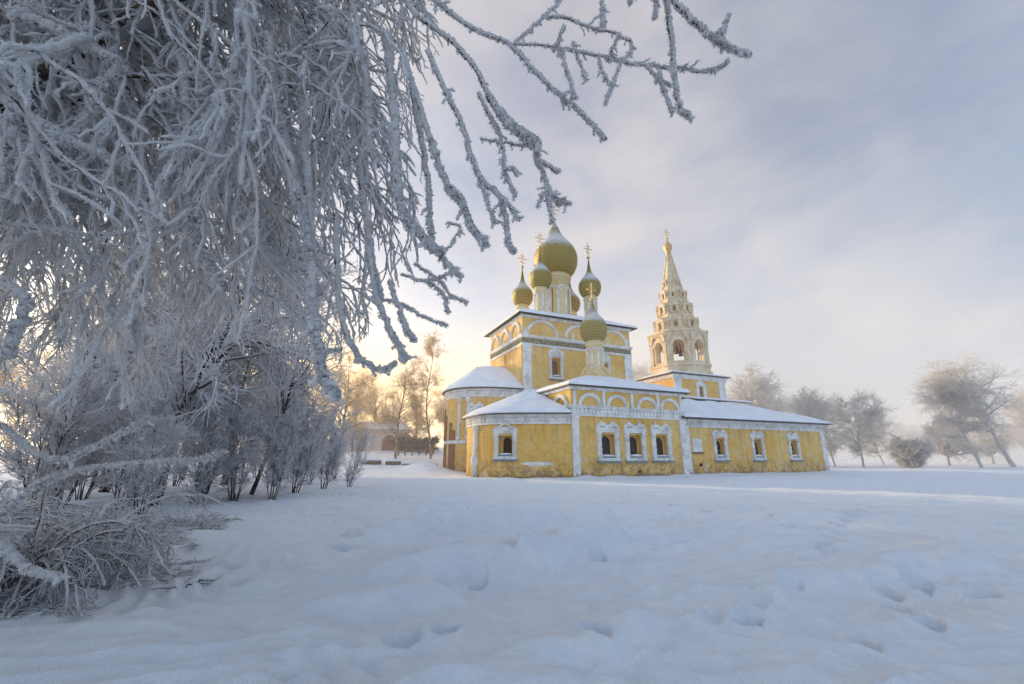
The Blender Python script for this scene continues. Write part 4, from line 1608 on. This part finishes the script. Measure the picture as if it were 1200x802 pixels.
    for pts, y0, y1, w0, w1 in hand:
        n = len(pts)
        P = np.array([at(u, v, y0 + (y1 - y0) * i / (n - 1)) for i, (u, v) in enumerate(pts)])[None]
        P = resample(P, 24)
        P = P + rng.normal(0, 0.004, P.shape) * np.linspace(0, 1, 24)[None, :, None] * np.linspace(1, 0, 24)[None, :, None] * 4
        r0 = w0 / 2 * y0 / F * .64; r1 = w1 / 2 * y1 / F * .64
        crust(P, r0, r1, min(r0 * .55, .013), .0028, .006, 10, .26, nd=6)
        allh.append(P)
        # stubby frosted buds and short spurs along it
        L = np.linalg.norm(np.diff(P[0], axis=0), axis=-1).sum()
        k = max(4, int(L / 0.028))
        pos, d, _, t = sprout(rng, P, k, .05, .97, (.5, 1.2))
        ln = rng.uniform(.012, .05, len(pos)) * np.where(rng.rand(len(pos)) < .16, 1.9, 1)
        C = grow(rng, pos, d, ln, 5, .15, .15)
        crust(C, r1 * .75, r1 * .5, .0016, .001, .006, 6, .25, nd=3)

    # boughs that fan out from the upper left and hang
    N = 640
    st = []
    for k in range(N):
        if k % 5: st.append(at(rng.uniform(-420, 470), rng.uniform(-300, 120), rng.uniform(2.0, 5.2)))
        else: st.append(at(rng.uniform(-300, 330), rng.uniform(60, 330), rng.uniform(4.5, 8.0)))
    st = np.array(st)
    d = np.stack([rng.normal(.62, .28, N), rng.normal(.10, .35, N), rng.normal(-.30, .30, N)], 1)
    P = grow(rng, st, d, rng.uniform(1.0, 3.4, N), 14, .10, .07)
    u, v, _ = project(P)
    g = keep(P, -5, .98)
    # thinner towards the open sky on the right
    um = u.max(1)
    g &= rng.rand(N) < np.interp(um, [150, 300, 380, 500], [1, .9, .6, .42])
    P = P[g]
    print('boughs', len(P))
    crust(P, rng.uniform(.014, .026, len(P)), rng.uniform(.009, .014, len(P)), rng.uniform(.008, .014, len(P)), .003, .014, 7, .20, .5, nd=3)
    pos, d, pi, t = sprout(rng, P, 13, .08, .98, (.4, 1.0))
    d = d + np.array([.12, 0, -.25])
    C = grow(rng, pos, d, rng.uniform(.25, 1.1, len(pos)), 9, .13, .12)
    C = C[keep(C, 0, .97)]
    crust(C, rng.uniform(.008, .013, len(C)), rng.uniform(.006, .009, len(C)), .0055, .002, .014, 6, .32, .5, nd=3.5)
    pos, d, pi, t = sprout(rng, C, 5, .1, .98, (.4, .95))
    D = grow(rng, pos, d + np.array([0, 0, -.15]), rng.uniform(.06, .34, len(pos)), 6, .16, .10)
    D = D[keep(D, 5, .97)]
    crust(D, rng.uniform(.0055, .009, len(D)), rng.uniform(.005, .0075, len(D)), .003, .0012, .016, 5, .34, .5, nd=2.5)
    print('near twigs', len(C), len(D))
    wood.build('branch_wood', M['twig'], root)
    frost.build('frost', M['frost'], root)
    return root


near_tree()


# ---------------------------------------------------------------- generic frosted tree and shrub
def wood_tree(seed, H, r0, lean=(0, 0), crown0=.25, nl=26, llen=.38, langle=(.6, 1.1), n2=10, n3=7, l2=.4, l3=.28, grav=.02, up=.04, tw=.012, wood_frost=.6,
              stems=1, spread=.0, shape='round', S=4, core=None, k3=5, n4=0, jit=.10):
    """trunk(s) with limbs, branchlets and twigs; returns the accumulators of trunk and crown"""
    rng = np.random.RandomState(seed)
    tk, cr = Acc(), Acc()
    trunks = []
    for s in range(stems):
        an = 2 * math.pi * s / max(1, stems) + rng.uniform(-.4, .4)
        h = H * (rng.uniform(.75, 1.0) if stems > 1 else 1)
        d0 = np.array([[lean[0] + spread * math.cos(an) * rng.uniform(.5, 1.2), lean[1] + spread * math.sin(an) * rng.uniform(.5, 1.2), 1.0]])
        st = np.array([[.06 * H * spread * math.cos(an), .06 * H * spread * math.sin(an), -.3]])
        P = grow(rng, st, d0, h + .3, 16, .05, 0, .015)
        trunks.append(P)
        rr = r0 * rng.uniform(.6, 1.0) if stems > 1 else r0
        tk.add(tubes(resample(P, 24), taper(1, 24, rr, rr * .12, .85), 8, rng, .10))
    T = np.concatenate(trunks)
    pos, d, pi, t = sprout(rng, T, nl, crown0, .99, langle, .45)
    if shape == 'round':
        f = np.sqrt(np.clip(1 - ((t - crown0) / (1 - crown0) * 1.7 - .75) ** 2, .08, 1))
    elif shape == 'cone':
        f = np.clip(1.05 - (t - crown0) / (1 - crown0), .12, 1)
    else:
        f = np.clip(1.0 - .55 * t, .2, 1)
    ln = H * llen * f * rng.uniform(.75, 1.15, len(t))
    A = grow(rng, pos, d, ln, 9, jit, grav, up)
    ra = np.clip(r0 * .42 * (1 - t) + r0 * .08, tw, None)
    tk.add(tubes(resample(A, 9), taper(len(A), 9, ra, tw * .6), 5, rng, .05))
    if wood_frost:
        cr.add(tubes(resample(A, 12), taper(len(A), 12, ra * wood_frost, tw * 1.1), S, rng, .15, 1.0, WIND))
    pos, d, pi, _ = sprout(rng, A, n2, .12, 1, (.45, 1.0))
    B = grow(rng, pos, d, ln[pi] * l2 * rng.uniform(.5, 1.2, len(pos)), 6, jit * 1.2, grav * 1.5, up)
    cr.add(tubes(B, taper(len(B), 6, tw * 1.35, tw * .9), S, rng, .15))
    pos, d, pj, _ = sprout(rng, B, n3, .1, 1, (.4, 1.0))
    Cc = grow(rng, pos, d, ln[pi][pj] * l3 * rng.uniform(.4, 1.2, len(pos)), k3, jit * 1.4, grav * 2, up)
    cr.add(tubes(Cc, taper(len(Cc), k3, tw, tw * .7), max(3, S - 1), rng, .12))
    if n4:
        pos, d, pk, _ = sprout(rng, Cc, n4, .1, 1, (.4, 1.0))
        D = grow(rng, pos, d, ln[pi][pj][pk] * l3 * .55 * rng.uniform(.4, 1.2, len(pos)), 4, jit * 1.5, grav * 2, up)
        cr.add(tubes(D, taper(len(D), 4, tw * .8, tw * .55), 3, rng, .1))
    return tk, cr


def tree_obj(name, label, cat, acc, pos, mats, group=None, rz=0.0, sc=1.0):
    tk, cr = acc
    r = empty(name, pos, rz)
    r.scale = (sc, sc, sc)
    tag(r, label, cat, group)
    tk.build('trunk' if 'shrub' not in name else 'stem', mats[0], r)
    cr.build('crown', mats[1], r)
    return r


def again(o, label, pos, rz, sc, group=None):
    c = copy_tree(o)
    c.location = tuple(float(q) for q in pos); c.rotation_euler = (0, 0, rz); c.scale = (sc, sc, sc * random.uniform(.95, 1.05))
    c['label'] = label
    if group: c['group'] = group
    return c


def on(u, v, y=None):
    """a point of the terrain seen in direction (u, v); y gives the distance where the ground is too flat to tell"""
    d = ray(u, v)
    if y is None:
        lo, hi = 1.0, 140.0
        for k in range(60):
            m = (lo + hi) / 2
            p = np.array([0, 0, EYE]) + d * m / d[1]
            if p[2] > gz(p[0], p[1]): lo = m
            else: hi = m
        y = lo
    x = d[0] / d[1] * y
    return (x, y, gz(x, y))


FM = (M['bark'], M['frost_mid'])
G1 = 'frosted young trees of the thicket on the left'
G2 = 'frosted shrubs along the edge of the thicket'
th = tree_obj('young_tree', 'slim frosted tree leaning right at the right end of the thicket', 'tree',
              wood_tree(21, 8.4, .085, (.26, .0), .16, 32, .30, (.4, .9), 8, 6, .45, .34, .0, .035, .013, .9), on(292, 580), FM, G1)
th2 = tree_obj('young_tree', 'dark bare trunk under heavy frost in the middle of the thicket', 'tree',
               wood_tree(22, 10.0, .16, (.06, .05), .22, 38, .34, (.6, 1.2), 10, 7, .42, .30, .05, .0, .015, .9), on(180, 592), FM, G1)
th3 = tree_obj('young_tree', 'multi-stemmed frosted tree with thin dark stems between two trunks of the thicket', 'tree',
               wood_tree(23, 8.6, .075, (.14, .0), .22, 18, .32, (.5, 1.0), 9, 7, .45, .32, .03, .02, .014, .9, stems=3, spread=.14), on(236, 578), FM, G1)
spots = [(120, 585, 17, 1.1, 'frosted tree with drooping crown left of the dark bare trunk'),
         (60, 590, 15, 1.05, 'frosted tree near the left edge with dense crown down to the snow'),
         (-10, 590, 16, 1.2, 'frosted tree cut by the left edge, behind the low brown shrub'),
         (262, 566, 23, 1.15, 'frosted tree behind the leaning one, its stem thin and straight'),
         (150, 560, 26, 1.3, 'tall frosted tree in the second row of the thicket'),
         (30, 560, 27, 1.35, 'tall frosted tree in the second row close to the left edge'),
         (215, 556, 30, 1.15, 'frosted tree in the back row, sunlight breaking through beside it'),
         (325, 566, 24, .8, 'small frosted tree just right of the leaning one')]
for i, (u, v, y, sc, lab) in enumerate(spots):
    again((th2, th3, th)[i % 3], lab, on(u, v, y), rad(70 + 77 * i), sc, G1)

sh = tree_obj('frosted_shrub', 'round frosted shrub of many fine upright stems beside the leaning tree', 'shrub',
              wood_tree(31, 3.9, .026, (.10, 0), .14, 13, .26, (.3, .75), 6, 5, .5, .36, .01, .03, .0085, 1.0, stems=8, spread=.24), on(345, 578), (M['twig'], M['frost_mid']), G2)
shs = [(378, 573, .95, 'frosted shrub second from the right end of the thicket edge'), (318, 585, .8, 'frosted shrub at the foot of the leaning tree'),
       (362, 568, 1.05, 'frosted shrub in the second row between the two at the right end'), (392, 562, .85, 'frosted shrub standing behind the thin upright one'),
       (275, 588, .85, 'frosted shrub in front of the thin dark stems'), (335, 562, 1.1, 'tall frosted shrub behind the leaning tree'),
       (232, 590, .9, 'frosted shrub right of the dark bare trunk'), (205, 570, 1.1, 'tall frosted shrub in the second row behind the dark bare trunk'),
       (140, 598, .95, 'frosted shrub just left of the dark bare trunk'), (95, 585, 1.0, 'frosted shrub under the drooping crown on the left'),
       (40, 605, .95, 'frosted shrub spreading wide near the left edge'), (300, 560, 1.1, 'tall frosted shrub in the second row, left of the leaning tree'),
       (165, 604, .75, 'small frosted shrub right in front of the dark bare trunk'), (70, 596, 1.0, 'frosted shrub between the drooping crown and the left edge'),
       (120, 572, 1.15, 'tall frosted shrub in the second row, left of the dark bare trunk')]
for i, (u, v, sc, lab) in enumerate(shs):
    again(sh, lab, on(u, v), rad(50 * i + 20), sc, G2)
tree_obj('frosted_shrub', 'thin upright shrub of a few bare stems, standing alone at the right end', 'shrub',
         wood_tree(33, 3.0, .022, (.16, 0), .12, 9, .30, (.25, .6), 4, 4, .5, .3, .0, .03, .008, .8, stems=7, spread=.26), on(408, 571), (M['twig'], M['frost_mid']))


def bowed_shrub(name, label, pos, seed, n, L, rise, mats, tw, n2=12, n3=6, group=None, dirs=None, sag=.16):
    """a mound of long shoots that rise and bow back down to the snow under the frost"""
    rng = np.random.RandomState(seed)
    r = empty(name, pos); tag(r, label, 'shrub', group)
    an = rng.uniform(0, 2 * np.pi, n) if dirs is None else rng.uniform(dirs[0], dirs[1], n)
    d = np.stack([np.cos(an), np.sin(an), rng.uniform(*rise, n)], 1)
    st = np.stack([rng.normal(0, .12, n), rng.normal(0, .12, n), np.full(n, -.1)], 1)
    P = grow(rng, st, d, rng.uniform(L * .6, L, n), 16, .06, sag)
    zf = lambda Q: np.maximum(Q[..., 2], .015 + 0 * Q[..., 2])
    P[..., 2] = np.where(np.arange(16)[None] > 2, zf(P), P[..., 2])
    wd, fr = Acc(), Acc()
    Pr = resample(P, 24)
    wd.add(tubes(Pr, taper(n, 24, .013, .004), 5, rng, .05))
    Pq = resample(P, 120)
    fr.add(tubes(Pq, taper(n, 120, tw * 1.5, tw * 1.1), 7, rng, .22, .75, WIND))
    pos_, dd, pi, t = sprout(rng, P, n2, .2, .98, (.5, 1.2))
    B = grow(rng, pos_, dd + np.array([0, 0, -.1]), rng.uniform(.12, .5, len(pos_)) * L * .35, 8, .16, .14)
    B[..., 2] = zf(B)
    wd.add(tubes(B, taper(len(B), 8, .005, .002), 4, rng))
    fr.add(tubes(resample(B, 26), taper(len(B), 26, tw * .75, tw * .5), 5, rng, .22, .8, WIND))
    pos_, dd, pi, t = sprout(rng, B, n3, .1, .98, (.5, 1.2))
    D = grow(rng, pos_, dd + np.array([0, 0, -.1]), rng.uniform(.05, .22, len(pos_)) * L * .4, 6, .2, .12)
    D[..., 2] = zf(D)
    wd.add(tubes(D, taper(len(D), 6, .0035, .0018), 3, rng))
    fr.add(tubes(resample(D, 10), taper(len(D), 10, tw * .5, tw * .35), 4, rng, .22, .8, WIND))
    wd.build('stem', mats[0], r); fr.build('frost', mats[1], r)
    return r


G3 = 'low bowed shrubs in the left foreground'
bowed_shrub('bowed_shrub', 'low brown twiggy shrub bowed under frost in the bottom left corner', on(28, 690), 41, 95, 2.0, (.9, 2.8), (M['twig'], M['frost']), .010, 16, 8, G3)
bowed_shrub('bowed_shrub', 'low frosted shrub with long white shoots arching right over the snow, behind the brown one', on(95, 630), 42, 34, 3.4, (.35, 1.1), (M['twig'], M['frost']), .016, 14, 6, G3)
bowed_shrub('bowed_shrub', 'frost-laden shrub lying flat at the left edge, above the brown one', on(-30, 622), 43, 40, 3.2, (.5, 1.5), (M['twig'], M['frost']), .015, 14, 6, G3)
bowed_shrub('bowed_shrub', 'single frosted bough bent down onto the snow in front of the leaning tree', on(302, 584), 44, 3, 3.4, (.3, .6), (M['twig'], M['frost']), .030, 12, 5, G3, dirs=(4.0, 4.35), sag=.09)
bowed_shrub('dry_twig', 'tiny frosted twig poking out of the snow between the brown shrub and the footprints', on(218, 684), 45, 5, .45, (.8, 2), (M['twig'], M['frost']), .006, 6, 3)

# ---------------------------------------------------------------- trees on the left, towards the sun
WM = (M['bark'], M['frost_warm'])
G4 = 'sunlit trees standing towards the sun behind the church yard'
bm_ = (M['birch'], M['frost_warm'])
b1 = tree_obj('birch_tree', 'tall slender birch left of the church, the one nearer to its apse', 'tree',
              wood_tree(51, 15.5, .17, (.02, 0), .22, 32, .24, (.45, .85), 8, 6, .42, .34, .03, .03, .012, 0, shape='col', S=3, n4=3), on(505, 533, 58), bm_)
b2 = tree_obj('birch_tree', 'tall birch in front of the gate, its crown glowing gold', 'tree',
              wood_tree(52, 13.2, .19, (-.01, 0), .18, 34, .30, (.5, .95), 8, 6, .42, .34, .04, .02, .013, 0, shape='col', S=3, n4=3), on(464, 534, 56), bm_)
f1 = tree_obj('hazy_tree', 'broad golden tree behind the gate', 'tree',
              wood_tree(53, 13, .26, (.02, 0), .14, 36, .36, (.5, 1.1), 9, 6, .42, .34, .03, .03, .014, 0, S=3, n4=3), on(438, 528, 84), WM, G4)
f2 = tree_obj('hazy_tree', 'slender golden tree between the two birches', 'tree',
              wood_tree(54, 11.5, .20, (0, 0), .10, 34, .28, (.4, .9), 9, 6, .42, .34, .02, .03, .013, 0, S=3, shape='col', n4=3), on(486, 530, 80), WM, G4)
ft = [(524, 78, .75, 'low golden tree right behind the apse edge'), (412, 76, 1.0, 'dark-stemmed tree left of the gate'), (395, 66, 1.05, 'golden tree two places left of the gate'),
      (372, 74, 1.15, 'golden tree seen over the thin upright shrub'), (318, 44, .75, 'golden tree behind the end of the thicket'), (325, 70, 1.2, 'tall hazy tree beside the brightest glow'),
      (298, 70, 1.05, 'hazy tree behind the leaning young tree'), (270, 76, 1.2, 'hazy tree just left of the brightest glow'), (240, 48, 1.0, 'hazy tree seen through the thin dark stems'),
      (205, 58, 1.1, 'hazy tree seen past the dark bare trunk'), (165, 56, 1.1, 'hazy tree left of the dark bare trunk'), (120, 62, 1.15, 'hazy tree far behind the drooping crown'),
      (70, 56, 1.1, 'hazy tree beside the orange glints on the left'), (10, 54, 1.1, 'hazy tree at the left edge, farthest from the church'), (-60, 50, 1.1, 'hazy tree just beyond the left edge'),
      (340, 92, 1.2, 'pale distant tree behind the golden ones'), (462, 98, .9, 'pale distant tree between gate and birch')]
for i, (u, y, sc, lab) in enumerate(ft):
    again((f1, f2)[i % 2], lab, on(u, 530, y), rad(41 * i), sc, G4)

# hedge of brushwood behind the fence
hedge = tree_obj('brushwood_shrub', 'low brown brushwood between the birches, in front of the far trees', 'shrub',
                 wood_tree(61, 2.2, .03, (0, 0), .05, 10, .45, (.3, .9), 7, 6, .5, .4, .02, .02, .022, 0, stems=10, spread=.5, S=3), on(492, 519, 74), (M['bark'], M['twig']), 'brown brushwood behind the fence')
for i, (u, y, lab) in enumerate([(480, 76, 'brown brushwood at the left end of the hedge'), (503, 72, 'brown brushwood at the right end of the hedge, next to the apse'), (470, 78, 'brown brushwood hidden behind the birch in front of the gate')]):
    again(hedge, lab, on(u, 519, y), rad(100 * i), 1.1, 'brown brushwood behind the fence')

# ---------------------------------------------------------------- trees on the right, in the mist
RM = (M['pale_bark'], M['frost_far'])
G5 = 'frosted trees in the mist right of the church'
r1 = tree_obj('frosted_tree', 'round frosted tree rising behind the right end of the refectory roof', 'tree',
              wood_tree(71, 14.5, .26, (0, 0), .16, 44, .34, (.5, 1.2), 8, 5, .42, .34,   .02, .02, .024, 1.3, S=3, n4=3), on(888, 540, 72), RM, G5)
r2 = tree_obj('frosted_tree', 'rounded frosted tree with a thin leaning trunk, the one just right of the church corner', 'tree',
              wood_tree(72, 9.6, .15, (-.08, 0), .18, 40, .42, (.5, 1.2), 8, 5, .42, .34, .02, .02, .022, 1.3, S=3, n4=3), on(1012, 545, 68), RM, G5)
again(r1, 'frosted tree touching the far corner of the refectory roof', on(950, 540, 74), rad(120), .78, G5)
again(r2, 'low frosted tree directly behind the church corner', on(978, 545, 76), rad(200), 1.05, G5)
again(r1, 'pale frosted tree showing between the cube and the bell tower', on(748, 538, 96), rad(60), 1.35, G5)
again(r2, 'pale frosted tree top right beside the cube wall', on(733, 538, 92), rad(20), 1.9, G5)
again(r2, 'frosted tree half hidden behind the rounded one with the thin trunk', on(1036, 544, 84), rad(260), .95, G5)
again(r1, 'frosted tree behind the refectory roof, right of the tallest round one', on(918, 540, 82), rad(310), .85, G5)
r3 = tree_obj('frosted_tree', 'tall mist-veiled tree with a bare leaning trunk and high crown near the right edge', 'tree',
              wood_tree(73, 15.5, .34, (-.14, 0), .34, 44, .36, (.5, 1.3), 9, 6, .42, .34, .03, .01, .022, 1.2, S=3, n4=3), on(1187, 544, 66), RM, G5)
r4 = tree_obj('frosted_tree', 'mist-veiled tree with thin strongly leaning trunk, left of the tall one near right edge', 'tree',
              wood_tree(74, 12.5, .22, (-.22, 0), .34, 32, .28, (.5, 1.2), 9, 6, .42, .34, .03, .01, .022, 1.2, S=3, n4=3), on(1150, 545, 66), RM, G5)
r5 = tree_obj('frosted_tree', 'broad yellow-lit frosted tree with crown down to the snow', 'tree',
              wood_tree(75, 9.5, .20, (.02, 0), .04, 56, .50, (.6, 1.3), 9, 6, .42, .34, .04, .02, .026, 1.2, S=3, shape='cone', n4=3), on(1112, 543, 78), RM, G5)
again(r5, 'frosted tree fading into mist behind the leaning trunks', on(1165, 544, 92), rad(90), 1.15, G5)
again(r1, 'frosted tree cut by the right edge, deep in the mist', on(1215, 544, 80), rad(90), .9, G5)
for i, (u, y, sc, lab) in enumerate([(860, 120, .9, 'faint far tree behind the bell tower side of the refectory'), (1060, 120, .75, 'faint far tree above the bush, lost in mist'), (1085, 130, .8, 'faint far tree left of the yellow-lit crown')]):
    again(r2, lab, on(u, 542, y), rad(50 * i), sc * 1.2, G5)
bush = tree_obj('frosted_bush_shrub', 'wide low frosted bush with dark stems on open snow between church and right edge trees', 'shrub',
                wood_tree(76, 3.6, .05, (0, 0), .06, 12, .42, (.3, .9), 8, 6, .5, .4, .02, .02, .026, .5, stems=12, spread=.55, S=3, n4=2), on(1070, 546, 60), (M['bark'], M['frost_far']))

# ---------------------------------------------------------------- gate, fence and logs behind the yard
gp = on(440, 529, 78)
gate = empty('gate_house', gp, rad(8)); tag(gate, 'low pale gate house with a round-arched brown door and snowy roof, left of the church', 'gate house')
FG = Fr(0, 0, 0, -1)
gw = MB().prism([(-6, 0), (5.2, 0), (5.2, 5), (-6, 5)], -1.0, 3.6).build('wall', M['gate'], gate)
cm = MB().arched(FG, 1.0, 3.4, -.4, 1.5, -.6, .5); cut(gw, cm)
cm = MB().arched(FG, -3.4, -2.0, -.4, 1.3, -.6, .5); cut(gw, cm)
MB().arched(FG, 1.0, 3.4, -.4, 1.5, -.62, -.5).build('door', M['wood'], gate)
MB().arched(FG, -3.4, -2.0, -.4, 1.3, -.62, -.5).build('door', M['wood'], gate)
MB().arc(FG, 2.2, 1.5, 1.22, 1.5, -.02, .12).build('arch_surround', M['white'], gate)
MB().box(FG, -6.1, 5.3, -.02, .16, 3.25, 3.6).build('cornice', M['white'], gate)
gv = [(-6.6, -.7, 3.62), (5.8, -.7, 3.62), (5.8, 5.7, 3.62), (-6.6, 5.7, 3.62), (-5.2, 2.5, 5.0), (4.4, 2.5, 5.0)]
roof(gv, [(0, 1, 5, 4), (1, 2, 5), (2, 3, 4, 5), (3, 0, 4)], [0, 1, 2, 3, 0], 'roof', gate, .1, .22)
gd = empty('cupola', (.8, 2.5, 0), 0, gate)
MB().lathe([(.5, 4.6), (.5, 6.0), (.58, 6.05), (.58, 6.15), (.4, 6.2)], 0, 0, 16).build('drum', M['drum'], gd)
MB().lathe(onion(.85, 6.15, 6.85, 0, 8.9, .42), 0, 0, 24).build('onion', M['gold'], gd)
cross_mesh(8.85, 1.3, FG).build('cross', M['gold'], gd)

fo = on(487, 527, 66)
fence = empty('timber_fence', fo, rad(-4)); tag(fence, 'open timber fence with a sagging rail between the two birches', 'fence')
for i in range(6):
    s = -2.6 + i * 1.05
    MB().box(Fr(0, 0, 0, -1), s - .09, s + .09, -.08, .08, -.4, 1.6 if i % 2 else 1.9).build('post', M['oldwood'], fence, bevel=.01)
for z0, z1 in ((1.45, 1.35), (.8, .35), (.3, .9)):
    MB().extr(Fr(0, 0, 0, -1), [(-2.8, z0), (2.9, z1), (2.9, z1 + .13), (-2.8, z0 + .13)], .082, .15).build('rail', M['oldwood'], fence)

for i, (u, v, L, rz, lab) in enumerate([(435, 541, 2.2, 5, 'snow-capped dark log nearest the thin upright shrub'), (461, 541, 1.7, -8, 'short snow-capped dark log lying in the middle of the yard'),
                                       (492, 541, 4.2, -14, 'long snow-capped timber beam nearest the church apse')]):
    p = on(u, v, 50)
    lg = empty('snowy_log', p, rad(rz)); tag(lg, lab, 'log', 'snow-covered logs lying in the yard')
    MB().tube([(-L / 2, 0, .16), (-L * .2, .04, .22), (L * .2, .0, .22), (L / 2, .03, .16)], [.26, .29, .28, .24], 12).build('timber', M['oldwood'], lg)
    sn = MB()
    sn.tube([(-L / 2 + .06, 0, .40), (-L * .2, .04, .50), (L * .2, 0, .49), (L / 2 - .06, .03, .40)], [.13, .22, .21, .12], 12)
    sn.build('snow_cap', M['rsnow'], lg)

# ---------------------------------------------------------------- haze: cold ground mist lying over the yard and the field beyond
def volume_mat(name, dens, aniso, color):
    m, t, out = new_mat(name)
    v = t.n('ShaderNodeVolumeScatter')
    v.inputs['Color'].default_value = (*color, 1)
    v.inputs['Density'].default_value = dens
    v.inputs['Anisotropy'].default_value = aniso
    t.l(v.outputs[0], out.inputs['Volume'])
    return m


hm = MB()
hm.prism([(-240, 30), (260, 30), (260, 240), (-240, 240)], -3, 15)
haze = hm.build('frost_haze', volume_mat('thin_ice_haze', 0.0044, 0.6, (0.99, 0.985, 0.98)))
tag(haze, kind='structure')
def mist_volume(name, dens):
    m, t, out = new_mat(name)
    co = objco(t)
    ln_ = t.n('ShaderNodeVectorMath', operation='LENGTH')
    t.l(co, ln_.inputs[0])
    fall = t.math('SUBTRACT', 1.0, t.ramp(ln_.outputs['Value'], 0.1, 1.0))
    v = t.n('ShaderNodeVolumeScatter')
    v.inputs['Color'].default_value = (0.99, 0.988, 0.985, 1)
    v.inputs['Anisotropy'].default_value = 0.4
    t.l(t.math('MULTIPLY', fall, dens), v.inputs['Density'])
    t.l(v.outputs[0], out.inputs['Volume'])
    return m


for nm, dens, loc, sc in (('mist_bank', 0.030, (134, 102, 0), (66, 58, 44)), ('mist_veil', 0.008, (30, 76, 16), (34, 28, 34))):
    mv = MB()
    mv.lathe([(math.sin(math.pi * i / 16) + 1e-3, -math.cos(math.pi * i / 16)) for i in range(17)], 0, 0, 32)
    mist = mv.build(nm, mist_volume(nm, dens))
    mist.location = loc; mist.scale = sc
    tag(mist, kind='structure')
